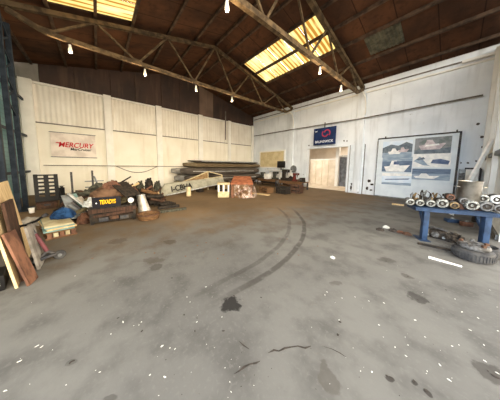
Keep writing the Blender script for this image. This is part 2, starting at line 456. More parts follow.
mk('old_grey', (84, 84, 72), (60, 60, 52), 4)
old_panel()

def build_left():
    w = MB()
    w.box((XL - .12, (YF + YB) / 2, 1.8), (.24, YB - YF + .4, 3.6))
    w.box((XL - .16, (YF + YB) / 2, 4.6), (.16, YB - YF + .4, 2.0))
    wl = struct(w.build('wall_left', 'wall_cream'))
    pil = [(-2.45, .42), (.6, .36), (3.36, .36), (6.42, .36), (9.2, .3), (12.0, .26)]
    for y, b in pil:
        MB().box((XL + .04, y, 2.82), (.16, b, 5.6), bevel=.015).build('pilaster', 'white_paint', wl)
    edges = [p[0] for p in pil]
    for a, b in zip(edges, edges[1:]):
        a2, b2 = a + .2, b - .2
        def fn(u, v, a2=a2, b2=b2):
            y = a2 + (b2 - a2) * u
            return Vector((XL - .03 + .012 * math.sin(y * 2 * PI / .19), y, 3.66 + 1.86 * v))
        MB().cloth(fn, 90, 1, .008).build('corrugated_panel', 'sheet_white', wl)
        MB().box((XL + .02, (a2 + b2) / 2, 3.625), (.09, b2 - a2, .05)).build('ledge', 'pipe_grey', wl)
        MB().box((XL + .02, (a2 + b2) / 2, 5.52), (.10, b2 - a2, .10)).build('head_rail', 'white_paint', wl)
    # dark boarding in the gable above the white sheets
    y = YF - .1; i = 0
    while y < YB + .1:
        e = min(y + (1.25 if i % 2 else 1.55), YB + .15)
        m = 'dark_panel'
        if i == 0: m, e = 'grey_sheet', -2.0
        if 6.3 < y < 8.0 and i % 2: m = 'grey_gable'
        def top(q): return roof_z(q) - .01
        b = MB(); ys = [y + .012, e - .012]
        if y < RIDGE_Y < e: ys.insert(1, RIDGE_Y)
        b.ring([(XL - .08, ys[0], 5.57), (XL - .08, ys[-1], 5.57)] + [(XL - .08, q, top(q)) for q in ys[::-1]], (-.05, 0, 0))
        b.build('gable_board', m, wl); y = e; i += 1
    MB().box((XL - .2, (YF + YB) / 2, 6.9), (.04, YB - YF + .4, 2.75)).build('gable_backing', 'purlin_steel', wl)
M['grey_gable'] = wall_mat('grey_gable', (112, 92, 78), (92, 74, 62), (70, 56, 48), .4)
build_left()
def pipe(name, label, pts, r, m):
    p0 = Vector(pts[0]); o = MB().tube([Vector(p) - p0 for p in pts], r).build(name, m, loc=p0)
    return tag(o, label, 'pipe')
pipe('conduit_pipe', 'thin grey conduit running along the cream left wall at chest height', [(XL + .16, -2.1, 1.5), (XL + .16, 12.0, 1.5)], .018, 'pipe_grey')
cab = [(XL + .05, .85 + 2.3 * u, 1.49 - .42 * math.sin(PI * u) ** 1) for u in [i / 12 for i in range(13)]]
tag(MB().tube([Vector(p) - Vector(cab[0]) for p in cab], .02).build('cable', 'pipe_grey', loc=cab[0]), 'sagging cable looped from the conduit on the cream left wall', 'cable')
pipe('drain_pipe', 'narrow dark vertical pipe high on the left wall near the far corner', [(XL + .16, 8.72, 3.9), (XL + .16, 8.72, 6.35)], .05, 'pipe_grey')

def build_back():
    w = MB(); D0, D1, DT = -7.55, -4.64, 2.95
    zt = roof_z(YB) - .0
    def seg(x0, x1, z0, z1): w.box(((x0 + x1) / 2, YB + .15, (z0 + z1) / 2), (x1 - x0, .3, z1 - z0))
    seg(XL - .3, D0, 0, zt); seg(D1, 1.4, 0, zt); seg(D0, D1, DT, zt)
    wb = struct(w.build('wall_back', 'wall_white'))
    MB().box(((XL + XR) / 2, YB - .05, 5.98), (XR - XL - .1, .1, .06)).build('ledge', 'white_paint', wb)
    MB().box(((XL + XR) / 2, YB - .03, 6.2), (XR - XL - .1, .06, .05)).build('ledge', 'pipe_grey', wb)
    for x in (-9.05, -4.03):
        MB().box((x, YB - .06, 3.0), (.42, .12, 5.98), bevel=.01).build('pilaster', 'wall_white', wb)
    # steel seat and strut under each truss end
    for x in (-9.1, -4.03):
        MB().tube([(x + .18, YB - .62, 5.86), (x + .22, YB - .3, 5.72), (x + .24, YB - .16, 5.3), (x + .24, YB - .13, 4.72)], .035).build('strut', 'white_paint', wb)
    dr = MB()
    dr.box((D0 - .05, YB - .02, DT / 2), (.12, .1, DT)); dr.box((D1 + .05, YB - .02, DT / 2), (.12, .1, DT)); dr.box(((D0 + D1) / 2, YB - .02, DT + .05), (D1 - D0 + .22, .1, .12))
    struct(dr.build('door_1', 'wall_white'))
    d2 = MB(); x0, x1 = D1 + .14, -3.72
    d2.box(((x0 + x1) / 2, YB - .03, 1.5), (x1 - x0, .06, 3.0), bevel=.01)
    d2 = struct(d2.build('door_2', 'blueish_panel'))
    for x in (x0 - .01, x1 + .02): MB().box((x, YB - .04, 1.5), (.03, .07, 3.0)).build('door_edge', 'pipe_grey', d2)
    # boarded window
    a, b, z0, z1 = -12.75, -9.72, 1.5, 2.98
    wn = MB()
    for x in (a, b): wn.box((x, YB - .03, (z0 + z1) / 2), (.1, .1, z1 - z0 + .1))
    for z in (z0, z1): wn.box(((a + b) / 2, YB - .03, z), (b - a, .1, .1))
    wn = struct(wn.build('window_3', 'white_paint'))
    MB().box(((a + b) / 2, YB - .02, (z0 + z1) / 2), (b - a - .1, .03, z1 - z0 - .1)).build('window_board', 'board_beige', wn)
mk('blueish_panel', (224, 231, 236), (210, 218, 224), 3, rough=.6)
mk('board_beige', (206, 190, 150), (190, 172, 132), 3, rough=.8)
build_back()
def patches():
    wb = bpy.data.objects['wall_back']; d2 = bpy.data.objects['door_2']; rnd = random.Random(3)
    def patch(px, py, w, h, par, y, m='chip_dark'):
        c = aty(px, py, y); a = aty(px + w / 2, py, y); b = aty(px, py - h / 2, y)
        rx, rz_ = abs(a.x - c.x), abs(b.z - c.z); n = 12
        pts = [(c.x + rx * math.cos(2 * PI * i / n) * rnd.uniform(.5, 1.15), y, max(.02, c.z + rz_ * math.sin(2 * PI * i / n) * rnd.uniform(.5, 1.15))) for i in range(n)]
        MB().ring(pts, (0, -.004, 0)).build('peeled_patch', m, par)
    for a in ((352.5, 184, 4, 3), (356.5, 184, 4, 2), (351, 188, 2, 6), (355, 189.5, 3, 3), (358, 187, 2, 4)): patch(*a, d2, YB - .062)
    for a in ((369, 181, 4, 4), (372, 184.5, 4, 3), (367, 188, 3, 4), (371, 190, 3, 2), (375.5, 184, 2, 3), (363, 131.5, 1.5, 1.5), (309, 145.5, 1.6, 1.6), (344, 141, 2, 2), (347, 141, 1.5, 2), (362.5, 160, 1.5, 2), (468, 163, 4, 2), (461, 163, 2, 2), (476, 161, 3, 2)): patch(*a, wb, YB - .002)
patches()
pipe('conduit_pipe', 'long grey conduit running across the white back wall above the doorway', [(XL + .25, YB - .18, 4.6), (-9, YB - .18, 4.58), (-4, YB - .18, 4.5), (XR - .3, YB - .18, 4.6)], .035, 'pipe_grey')

def build_right():
    w = MB(); w.box((XR + .1, 9.5, 3.2), (.2, 5.6, 6.4)); wr = struct(w.build('wall_right', 'blueish_panel'))
    MB().box((XR - .06, YB - .24, 3.2), (.16, .16, 6.2), bevel=.01).build('corner_post', 'white_paint', wr)
    MB().box((XR - .05, 10.2, 3.2), (.12, .12, 6.2), bevel=.01).build('post', 'white_paint', wr)
    MB().box((XR - .05, 8.6, 3.2), (.12, .12, 6.2), bevel=.01).build('post', 'white_paint', wr)
    MB().box((XR - .04, 9.4, 2.05), (.1, 5.2, .12)).build('rail', 'grey_steel', wr)
    MB().box((XR - .02, 9.4, .06), (.05, 5.2, .12)).build('skirting', 'grey_steel', wr)
    MB().box((.22, YB - .2, 6.12), (.95, .14, .1), bevel=.01).build('eave_beam', 'white_paint', wr)
    f = MB()
    f.box(((XL - 3.2) / 2, YF - .1, 3.1), (-XL - 3.0 + .4, .02, 6.2)); wf = struct(f.build('wall_front', 'teal_sheeting'))
    for x in (-7.2, -5.6):
        MB().bar((x, -2.45, 0), (x, -2.45, 6.2), .22, .2).build('post', 'navy_steel', wf)
    for z in (1.2, 2.9, 4.6):
        MB().bar((XL + .1, -2.56, z), (-3.4, -2.56, z), .06, .1).build('girt', 'navy_steel', wf)
build_right()

# room behind the doorway
def build_far_room():
    x0, x1, y0, y1 = -12.4, -3.6, YB + .3, 18.4
    struct(MB().box(((x0 + x1) / 2, (y0 + y1) / 2 + .06, -.07), (x1 - x0, y1 - y0, .15)).build('floor_annex', 'back_tan'))
    struct(MB().box((x0 - .1, (y0 + y1) / 2, 1.9), (.2, y1 - y0, 3.8)).build('wall_annex_left', 'back_cream'))
    struct(MB().box((x1 + .1, (y0 + y1) / 2, 1.9), (.2, y1 - y0, 3.8)).build('wall_annex_right', 'back_cream'))
    struct(MB().box(((x0 + x1) / 2, y1 + .1, 1.9), (x1 - x0, .2, 3.8)).build('wall_annex_back', 'back_cream'))
    struct(MB().box(((x0 + x1) / 2, (y0 + y1) / 2, 3.85), (x1 - x0 + .4, y1 - y0 + .2, .1)).build('ceiling_annex', 'back_cream'))
    yp = 15.2
    A, B = aty(311, 160, yp), aty(334.5, 185, yp)
    pt = thing('partition', 'low cream partition standing in the bright room behind the doorway', 'partition', ((A.x + B.x) / 2, yp, 0))
    wv = B.x - A.x
    MB().box((0, 0, 1.12), (wv, .1, 2.24), bevel=.01).build('panel', 'back_tan', pt)
    MB().box((0, 0, 2.27), (wv + .04, .14, .08)).build('top_rail', 'white_paint', pt)
    for i in range(1, 4): MB().box((-wv / 2 + wv * i / 4, -.06, 1.1), (.03, .03, 2.2)).build('batten', 'ivory', pt)
    p = aty(336.3, 185, yp)
    tag(MB().box((0, 0, 1.9), (.26, .24, 3.78), bevel=.015).build('pillar', 'white_paint', loc=(p.x, yp, 0)), 'white square pillar beside the grey shutter behind the doorway', 'pillar')
    A, B = aty(338.3, 160, yp + .2), aty(352, 185, yp + .2)
    sh = thing('metal_shutter', 'grey corrugated metal shutter at the right in the bright back room', 'shutter', ((A.x + B.x) / 2, yp + .2, 0))
    wv = B.x - A.x
    def fn(u, v):
        x = -wv / 2 + wv * u; return Vector((x, .03 * math.sin(x * 2 * PI / .22), .02 + 2.42 * v))
    MB().cloth(fn, 80, 1, .01).build('curtain', 'grey_shutter', sh)
    MB().box((0, 0, 2.52), (wv + .1, .16, .12)).build('header', 'pale_metal', sh)
    bm_ = MB().bar((x0 + .1, 14.2, 3.45), (x1 - .1, 14.2, 3.45), .22, .3).build('trim_1', 'back_tan'); struct(bm_)
    lp = thing('fill_light', 'added tube light brightening the back room from under its ceiling', 'lamp', (-5.6, 16.9, 3.8))  # made-up fixture, added to brighten this room
    MB().box((0, 0, -.04), (1.5, .22, .07)).build('housing', 'white_paint', lp)
    MB().cyl((-.7, 0, -.1), (.7, 0, -.1), .03).build('tube', 'fill_glow', lp)
    def lamp(name, loc, e, c, size, rot=(0, 0, 0)):
        li = bpy.data.lights.new(name, 'AREA'); li.energy = e; li.color = c; li.shape = 'RECTANGLE'; li.size, li.size_y = size
        o = bpy.data.objects.new(name, li); COL.objects.link(o); o.location = loc; o.rotation_euler = rot
    lamp('annex_fill', (-5.6, 16.9, 3.6), 90, (1, .94, .84), (1.6, .5))  # added fill lights in place of the daylight in this room
    lamp('annex_fill', (-8.2, 13.6, 3.25), 40, (1, .94, .84), (1.6, .5))
mk('grey_shutter', (138, 142, 148), (112, 116, 122), 3, rough=.5)
k = N('fill_glow'); k.b.inputs['Emission Color'].default_value = (1, .92, .78, 1); k.b.inputs['Emission Strength'].default_value = 6; M['fill_glow'] = k.m  # glow of the added tube in the back room
build_far_room()

# ------------------------------------------------------------------ roof trusses
def truss(x, label, sz):
    t = thing('roof_truss', label, 'truss', (x, 0, 0))
    y0, y1, zb = -1.95, YB - .02, 5.84
    def tc(y): return roof_z(y) - .23
    bc = [(0, y0 + .1, tc(y0) - .12), (0, -1.05, zb), (0, 11.35, zb), (0, y1 - .1, tc(y1) - .12)]
    b = MB()
    for a, c in zip(bc, bc[1:]): b.bar(a, c, sz * .8, sz)
    b.build('bottom_chord', 'truss_steel', t)
    MB().bar((0, y0, tc(y0)), (0, RIDGE_Y, tc(RIDGE_Y)), sz, sz).build('top_chord', 'truss_steel', t)
    MB().bar((0, y1, tc(y1)), (0, RIDGE_Y, tc(RIDGE_Y)), sz, sz).build('top_chord', 'truss_steel', t)
    bn = [-1.05, 1.5, 3.95, 6.4, 8.85, 11.35]; tn = [.2, 2.7, RIDGE_Y, 7.6, 10.1]
    for i, y in enumerate(tn):
        for yb in (bn[i], bn[i + 1]):
            MB().bar((0, yb, zb), (0, y, tc(y)), .06, .075).build('web_member', 'truss_steel', t)
    for y in bn: MB().box((0, y, zb + .06), (.02, .3, .2)).build('gusset', 'truss_steel', t)
    return t
truss(-9.1, 'steel roof truss over the left bay, hung with bulbs, farther left of the two', .14)
truss(-4.03, 'steel roof truss over the middle, ending above the dark blue sign and doorway side', .17)
c = thing('steel_column', 'dark latticed steel column at the far left edge by the teal sheeting', 'column', (-9.62, -2.05, 0))
for s in (-1, 1):
    MB().bar((s * .38, 0, 0.03), (s * .38, 0, 6.15), .12, .1).build('flange', 'navy_steel', c)
for i in range(7):
    z = 3.2 + i * .42; s = 1 if i % 2 else -1
    MB().bar((s * .37, 0, z), (-s * .37, 0, z + .42), .03, .05).build('lacing', 'navy_steel', c)
MB().box((0, 0, .015), (.98, .4, .03)).build('base_plate', 'navy_steel', c)
c2 = thing('steel_post', 'plain dark steel post left of the latticed column at frame edge', 'post', (-8.38, -2.1, 0))
MB().box((0, 0, 3.1), (.15, .18, 6.1), bevel=.01).build('shaft', 'navy_steel', c2); MB().box((0, 0, .015), (.36, .34, .03)).build('base_plate', 'navy_steel', c2)

BULB_W = 40
k = N('lit_bulb'); k.b.inputs['Base Color'].default_value = lin((240, 230, 206)); k.b.inputs['Emission Color'].default_value = (1, .82, .56, 1); k.b.inputs['Emission Strength'].default_value = .35; M['bulb'] = k.m
def bulb(px, py, X, label):
    p = atx(px, py, X)
    ztop = 5.84 - .09
    t = thing('hanging_bulb', label, 'lamp', (X, p.y, ztop), 0, 'bulbs hung below the trusses')
    h = max(.16, ztop - p.z)
    MB().cyl((0, 0, 0), (0, 0, -h + .1), .012, seg=6).build('cord', 'black_plastic', t)
    MB().cyl((0, 0, -h + .12), (0, 0, -h + .03), .035, .045, 12).build('socket', 'white_plastic', t)
    MB().lathe([(.0, -h - .16), (.045, -h - .14), (.06, -h - .08), (.05, -h - .02), (.035, -h + .03)], seg=14).build('glass', 'bulb', t)
    li = bpy.data.lights.new('bulb_light', 'POINT'); li.energy = BULB_W; li.color = (1, .74, .44); li.shadow_soft_size = .07
    lo = bpy.data.objects.new('bulb_light', li); COL.objects.link(lo); lo.location = (X, p.y, ztop - h - .26)
for a in ((70, 47, -9.1, 'pale bulb hanging from the left truss, nearest its left end'), (145, 72, -9.1, 'pale bulb hanging from the left truss, second from its left end'),
          (196, 88, -9.1, 'pale bulb hanging from the left truss, third from its left end'), (232, 99, -9.1, 'pale bulb hanging from the left truss, nearest the back wall'),
          (227, 5, -4.03, 'pale bulb at the top edge, hanging from the middle truss'), (320, 70, -4.03, 'pale bulb under the middle truss just below the skylight'),
          (341, 88, -4.03, 'pale bulb under the middle truss closest to the back wall')):
    bulb(*a)

# ------------------------------------------------------------------ signs and posters
def build_signs():
    y0, y1, z0, z1 = -1.80, -.05, 1.95, 3.22
    s = thing('banner', 'white boat engine banner with red and black lettering on the left wall', 'banner', (XL + .03, (y0 + y1) / 2, (z0 + z1) / 2))
    w, h = y1 - y0, z1 - z0
    def fn(u, v): return Vector((.012 + .012 * math.sin(u * 9 + v * 4), -w / 2 + w * u, -h / 2 + h * v))
    MB().cloth(fn, 30, 12, .006).build('sheet', 'banner_white', s)
    for z in (-h / 2, h / 2): MB().cyl((.02, -w / 2 - .03, z), (.02, w / 2 + .03, z), .018, seg=8).build('rod', 'grey_steel', s)
    rot = Matrix(((0, 0, 1, 0), (1, 0, 0, 0), (0, 1, 0, 0), (0, 0, 0, 1)))
    text_mesh('MERCURY', 'red_ink', s, 'lettering', Matrix.Translation((.035, .10, .02)) @ rot, 1.40, .27, .25, .02)
    text_mesh('MerCruiser', 'black_ink', s, 'lettering', Matrix.Translation((.035, .26, -.2)) @ rot, .86, .15, .2, .02)
    s2 = [( -.62, .10), (-.46, .10), (-.55, -.03)]
    MB().ring([(.032, y, z) for y, z in ((-.66, .12), (-.50, .12), (-.54, .07), (-.72, .07))], (.004, 0, 0)).build('emblem', 'red_ink', s)

    x0, x1, z0, z1 = -6.92, -5.36, 3.14, 4.30
    w, h = x1 - x0, z1 - z0
    s = thing('wall_sign', 'dark blue sign with pink emblem above the doorway on back wall', 'sign', ((x0 + x1) / 2, YB - .28, (z0 + z1) / 2))
    MB().box((0, 0, 0), (w, .06, h), bevel=.006).build('board', 'sign_navy', s)
    for x in (-.4, .4): MB().box((x, .14, .1), (.05, .24, .05)).build('bracket', 'grey_steel', s)
    MB().box((0, .0, h / 2 + .16), (.05, .05, .36)).build('hanger', 'dark_steel', s)
    ro = Matrix.Rotation(PI / 2, 4, 'X')
    text_mesh('BRUNSWICK', 'white_ink', s, 'lettering', Matrix.Translation((0, -.034, -.36)) @ ro, 1.28, .17, 0, .015)
    text_mesh('IT', 'white_ink', s, 'lettering', Matrix.Translation((-.58, -.034, .36)) @ ro, .16, .09, 0, .02)
    for k in range(2):
        pts = []; cx, cz, r = .06 + .13 * k, .18, .24
        m = MB(); a0, a1 = (PI * .75, PI * 1.9) if k == 0 else (-PI * .25, PI * .9)
        n = 16; ring_o = [(cx + r * 1.0 * math.cos(a0 + (a1 - a0) * i / n), cz + r * 1.05 * math.sin(a0 + (a1 - a0) * i / n)) for i in range(n + 1)]
        ring_i = [(cx + (r - .08) * math.cos(a0 + (a1 - a0) * i / n), cz + (r - .08) * 1.05 * math.sin(a0 + (a1 - a0) * i / n)) for i in range(n + 1)]
        for i in range(n):
            m.ring([(ring_o[i][0], -.033, ring_o[i][1]), (ring_o[i + 1][0], -.033, ring_o[i + 1][1]), (ring_i[i + 1][0], -.033, ring_i[i + 1][1]), (ring_i[i][0], -.033, ring_i[i][1])], (0, -.004, 0))
        m.build('emblem', 'pink_ink', s)

    # display board with six boat photographs
    x0, x1, zt = -3.02, -.04, 3.20; yb = YB - .2
    s = thing('display_board', 'tall framed display board of six boat pictures against the back wall', 'display board', ((x0 + x1) / 2, yb, 0))
    W = x1 - x0
    MB().box((0, .03, zt / 2), (W - .04, .05, zt - .02)).build('backing', 'poster_paper', s)
    MB().bar((-W / 2, 0, zt), (W / 2 + .03, 0, zt), .06, .06).build('frame_rail', 'dark_steel', s)
    MB().bar((W / 2, 0, 0), (W / 2, 0, zt), .06, .07).build('frame_post', 'dark_steel', s)
    MB().bar((-W / 2, 0, 0), (-W / 2, 0, zt), .03, .03).build('frame_post', 'grey_steel', s)
    MB().bar((-W / 2, 0, .03), (W / 2, 0, .03), .04, .05).build('frame_rail', 'grey_steel', s)
    for x in (-W / 2 + .32, W / 2 - .12): MB().box((x, .02, zt + .06), (.05, .05, .1)).build('clip', 'dark_steel', s)
    cx = (x0 + x1) / 2
    def pic(pa, pb, draw, name):
        A, B = aty(*pa, yb), aty(*pb, yb)
        ax, bx, az, bz = A.x - cx, B.x - cx, B.z, A.z
        w, h = bx - ax, bz - az
        o = MB().box(((ax + bx) / 2, -.005, (az + bz) / 2), (w, .02, h)).build('picture', draw[0], s)
        for j, (m, pts) in enumerate(draw[1:]):
            MB().ring([(ax + w * u, -.016 - .0015 * j, az + h * v) for u, v in pts], (0, -.002, 0)).build('print', m, o)
    hull = lambda x, y, w, h: [(x, y + h * .45), (x + w * .1, y), (x + w * .8, y), (x + w, y + h * .6), (x + w * .62, y + h * .55), (x + w * .5, y + h), (x + w * .3, y + h), (x + w * .22, y + h * .5)]
    pic((383.4, 142.0), (411.6, 157), ('sky_pale', ('hill_grey', [(0, .3), (1, .3), (1, .75), (.8, .9), (.55, .7), (.3, .8), (0, .6)]), ('sea_blue', [(0, 0), (1, 0), (1, .3), (0, .3)]),
        ('boat_white', hull(.2, .2, .5, .35)), ('boat_pink', hull(.55, .3, .35, .3))), 'a')
    pic((382.8, 157.5), (411.2, 172.3), ('sea_dark', ('sea_blue', [(0, .7), (1, .75), (1, 1), (0, 1)]), ('boat_white', hull(.08, .02, .86, .75)), ('boat_blue', [(.4, .5), (.6, .5), (.55, .72), (.42, .72)])), 'b')
    pic((382.4, 173), (410.8, 186), ('sky_pale', ('boat_white', [(0, .75), (1, .8), (1, 1), (0, 1)]), ('boat_blue', [(.1, .4), (.9, .52), (.95, .62), (.15, .48)]), ('sea_blue', [(0, 0), (1, 0), (1, .22), (0, .18)])), 'c')
    pic((415.6, 138.6), (450.5, 153), ('rock_grey', ('hill_grey', [(0, 0), (1, 0), (1, .35), (.6, .25), (.3, .4), (0, .2)]), ('boat_pink', hull(.12, .25, .75, .6)), ('boat_white', [(.3, .45), (.7, .5), (.68, .6), (.32, .55)])), 'd')
    pic((413.5, 154), (450.0, 167.5), ('boat_white', ('boat_blue', [(.5, .3), (.95, .2), (.98, .45), (.75, .6), (.55, .55)]), ('sea_blue', [(.02, .45), (.2, .8), (.42, .2), (.5, .1), (.3, .15)]), ('hill_grey', [(.1, .6), (.3, .75), (.35, .6), (.15, .5)])), 'e')
    pic((412.5, 168.5), (449.6, 181), ('sea_blue', ('sea_dark', [(0, .5), (1, .6), (1, 1), (0, 1)]), ('boat_white', hull(.05, .12, .7, .45))), 'f')
build_signs()

# ------------------------------------------------------------------ front left corner
def leaning_board(name, label, cat, b0, b1, t0, t1, th, m, back=.0):
    """b0,b1 bottom corners, t0,t1 top corners (3-D); th thickness"""
    o = Vector(((b0 + b1) / 2)); o.z = 0
    n = (b1 - b0).cross(t0 - b0).normalized() * th
    return tag(MB().ring([b0 - o, b1 - o, t1 - o, t0 - o], n).build(name, m, loc=o), label, cat)
def corner_boards():
    def lean(name, label, cat, b0, b1, t0, t1, th, m):
        B0, B1 = atz(*b0), atz(*b1); T1 = atx(*t1, B1.x); T0 = atx(*t0, B0.x) if t0 else B0 + (T1 - B1)
        leaning_board(name, label, cat, B0, B1, T0, T1, th, m)
    lean('plywood_board', 'pale plywood board leaning at the left edge, outermost of the leaning boards', 'board', (15, 289), (29.5, 252), None, (5.5, 181), .025, 'wood_pale')
    lean('dark_plank', 'dark brown plank leaning in front of the pale plywood board', 'plank', (20.5, 282), (27, 269), None, (9.5, 199), .03, 'wood_dark')
    lean('reddish_board', 'reddish-brown worn board leaning in front of the dark plank', 'board', (27, 286.5), (36, 278), None, (12.5, 230), .025, 'wood_red')
    lean('grey_panel', 'whitish grey panel leaning between the reddish board and small trolley', 'panel', (37, 270), (43, 260), None, (31, 222), .03, 'cement')
    p = atz(3.5, 293); b = thing('shade_case', 'added black case standing in for shadow, with a pale side label, at the far left under the plywood board', 'case', (p.x - .22, p.y - .12, 0), .15)  # dark box added where there is mostly shadow
    MB().box((0, 0, .1), (.34, .2, .2), bevel=.02).build('body', 'black_plastic', b); MB().box((.174, 0, .12), (.006, .12, .09)).build('side_label', 'white_plastic', b)
    MB().tube([(-.08, 0, .2), (-.07, 0, .24), (.07, 0, .24), (.08, 0, .2)], .012, 8).build('handle', 'dark_steel', b)
corner_boards()
def small_trolley():
    fr = Fr(atz(48, 262)); t = standing('trolley', 'small wheeled trolley with long dark handlebar and reddish stem, beside leaning boards', 'trolley', fr)
    P = fr.P
    hb = [P(17, 227, .1), P(26, 225, .08), P(36, 221, .05), P(47, 214, .0)]
    MB().tube(hb, .018).build('handlebar', 'black_plastic', t)
    for i in (0, 3): MB().cyl(hb[i], hb[i] + (hb[1 if i == 0 else 2] - hb[i]) * .35, .026, seg=10).build('grip', 'black_rubber', t)
    top, bot = P(28, 224, .07), P(47, 251, .0)
    MB().cyl(top, top.lerp(bot, .42), .02, seg=10).build('stem', 'dark_steel', t)
    MB().cyl(top.lerp(bot, .36), bot, .026, seg=10).build('stem_sleeve', 'stem_red', t)
    a, b = P(39, 259, -.02), P(56, 262, .0)
    a.z = .1; b.z = .12
    MB().bar(a, b, .14, .035, bevel=.008).build('deck', 'dark_steel', t)
    MB().bar(bot, b, .04, .03).build('fork', 'dark_steel', t)
    MB().bar(bot, a, .03, .03).build('fork', 'dark_steel', t)
    for p in (a + Vector((-.04, 0, -.03)), b + Vector((.05, 0, -.04))):
        r = p.z = .075
        m = MB().lathe([(.03, -.02), (r - .012, -.024), (r, -.012), (r, .012), (r - .012, .024), (.03, .02)], p, (0.15, 1, 0), 20)
        w = m.build('wheel', 'black_rubber', t); MB().cyl(p + Vector((0, -.03, 0)), p + Vector((0, .03, 0)), .026, seg=12).build('hub', 'grey_steel', w)
mk('stem_red', (104, 60, 64), (84, 48, 52), 5, rough=.5)
small_trolley()
def panel_stack():
    base = atz(56, 239); fr = Fr(base); x0, _ = fr.L(41, 239); x1, _ = fr.L(74, 235); W = x1 - x0; cx = (x0 + x1) / 2
    rz = fr.rz + math.radians(6)
    D = 1.15
    pl = thing('wooden_pallet', 'low wooden pallet with blocks under the stack of boards at left', 'pallet', fr.pos + fr.r * cx + fr.d * D / 2, rz)
    for y in (-D / 2 + .06, 0, D / 2 - .06):
        MB().box((0, y, .035), (W, .1, .02)).build('runner', 'wood_red', pl)
        for i in range(5): MB().box((-W / 2 + .06 + (W - .12) * i / 4, y, .09), (.07, .1, .09)).build('block', 'plywood_cream' if i in (1, 3) else 'wood_red', pl)
    MB().box((0, 0, .015), (W, D, .02)).build('bottom_deck', 'wood_brown', pl)
    for i in range(6): MB().box((-W / 2 + .05 + (W - .1) * i / 5, 0, .146), (.085, D, .022)).build('slat', 'wood_brown', pl)
    z = .157
    specs = [('teal_board', .03, 'greenish board just above the pallet, lowest of the stacked boards'), ('wood_pale', .03, 'tan board, second lowest of the boards stacked on the pallet'), ('teal_board', .025, 'greenish board, second from top of the boards on the pallet'), ('plywood_cream', .035, 'cream board lying topmost on the pallet stack, blue cloth on it')]
    for i, (m, h, lab) in enumerate(specs):
        o = MB().box((0, 0, h / 2), (W * (.98 - .02 * i), D * (.96 - .03 * i), h), bevel=.003).build('stacked_board', m, loc=pl.location + Vector((0, 0, z)), rz=rz + math.radians(random.uniform(-3, 3)))
        tag(o, lab, 'board', 'boards stacked on the pallet'); z += h + .0005
    # blue cloth bundle on its far right
    p = fr.pos + fr.r * (cx + W * .26) + fr.d * (D * .66)
    o = MB().heap(.40, .40, .22, 3, .34, freq=2.6).build('cloth_bundle', 'blue_cloth', loc=(p.x, p.y, z)); tag(o, 'crumpled bright blue cloth lying on the stacked boards', 'cloth')
    # greyish sack behind
    q = atz(36, 226); o = MB().heap(.5, .4, .22, 8, .18).build('cement_sack', 'cement', loc=(q.x - .12, q.y - .1, 0), rz=fr.rz); tag(o, 'pale grey sack slumped behind the trolley handlebar', 'sack')
    q = atz(32, 213); j = thing('plastic_tub', 'small white tub standing near the dark column behind the grey sack', 'tub', (q.x, q.y, 0), fr.rz)
    MB().lathe([(.05, 0), (.06, .01), (.07, .15), (.075, .155), (.075, .165), (.065, .165), (.055, .025), (0, .02)], seg=20).build('body', 'white_plastic', j)
    MB().tube([(-.07, 0, .15), (-.05, -.05, .18), (.05, -.05, .18), (.07, 0, .15)], .005, 6).build('handle', 'grey_steel', j)
panel_stack()
def black_pallet():
    fr = Fr(atz(46, 209)); t = standing('plastic_pallet', 'black slotted plastic pallet standing upright against the left wall', 'pallet', fr)
    x0, z1 = fr.L(32.5, 175); x1, _ = fr.L(58, 175.5); _, z0 = fr.L(45, 199)
    W, H = x1 - x0, z1 - z0
    lean = lambda x, z, y=0: Vector((x, .10 + (z - z0) * .16 + y, z))
    m = MB(); dy = .04
    rows, = (6,)
    xs = [x0, x0 + W * .17, x0 + W * .40, x0 + W * .60, x0 + W * .82, x1]
    for a, b in ((0, 1), (2, 3), (4, 5)): m.ring([lean(xs[a], z0 - .1), lean(xs[b], z0 - .1), lean(xs[b], z1), lean(xs[a], z1)], (0, dy, 0))
    for a, b in ((1, 2), (3, 4)):
        rh = (H * .94) / rows
        for i in range(rows + 1):
            zb = z0 - .1 if i == 0 else z0 + .04 * H + (i - .5) * rh + rh * .27 - rh * .0
            zt = z0 + .04 * H + (i + .5) * rh - rh * .27 if i < rows else z1
            m.ring([lean(xs[a], zb), lean(xs[b], zb), lean(xs[b], zt), lean(xs[a], zt)], (0, dy, 0))
    m.build('deck', 'black_plastic', t)
    # stout stringer behind both outer edges
    for x in (x0 + .05, x1 - .05): MB().bar(lean(x, z0 - .1, .1), lean(x, z1, .1), .1, .1).build('stringer', 'black_plastic', t)
    # box it stands on
    bx = thing('wooden_chest', 'dark brown low chest in front of the upright black pallet', 'chest', fr.pos + fr.d * .02, fr.rz)
    a, zt = fr.L(36, 198); b, _ = fr.L(57, 198); zt = z0 - .11
    MB().box(((a + b) / 2, .16, zt / 2 - .02), (b - a, .5, zt - .06), bevel=.008).build('body', 'rust', bx)
    MB().box(((a + b) / 2, .16, zt - .025), (b - a + .04, .54, .05), bevel=.006).build('lid', 'wood_dark', bx)
    MB().box(((a + b) / 2, -.1, zt * .62), (.16, .03, .06)).build('clasp', 'dark_steel', bx)
    # jerrycan-like black loop
    fr2 = Fr(atz(63, 210)); c = standing('fuel_can', 'black can with a big loop handle right of the black pallet', 'can', fr2)
    a, zt = fr2.L(58.5, 186.5); b, zm = fr2.L(65.5, 198); cx = (a + b) / 2; w = b - a
    MB().box((cx, .1, zm / 2), (w, .2, zm), bevel=.03).build('body', 'black_plastic', c)
    MB().tube([(a + .04, .1, zm - .03), (a + .04, .1, zt - .06), (a + .12, .1, zt), (b - .12, .1, zt), (b - .04, .1, zt - .06), (b - .04, .1, zm - .03)], .045, 10).build('handle', 'black_plastic', c)
    MB().cyl((cx, .1, zm), (cx, .1, zm + .07), .04, seg=12).build('cap', 'dark_steel', c)
black_pallet()

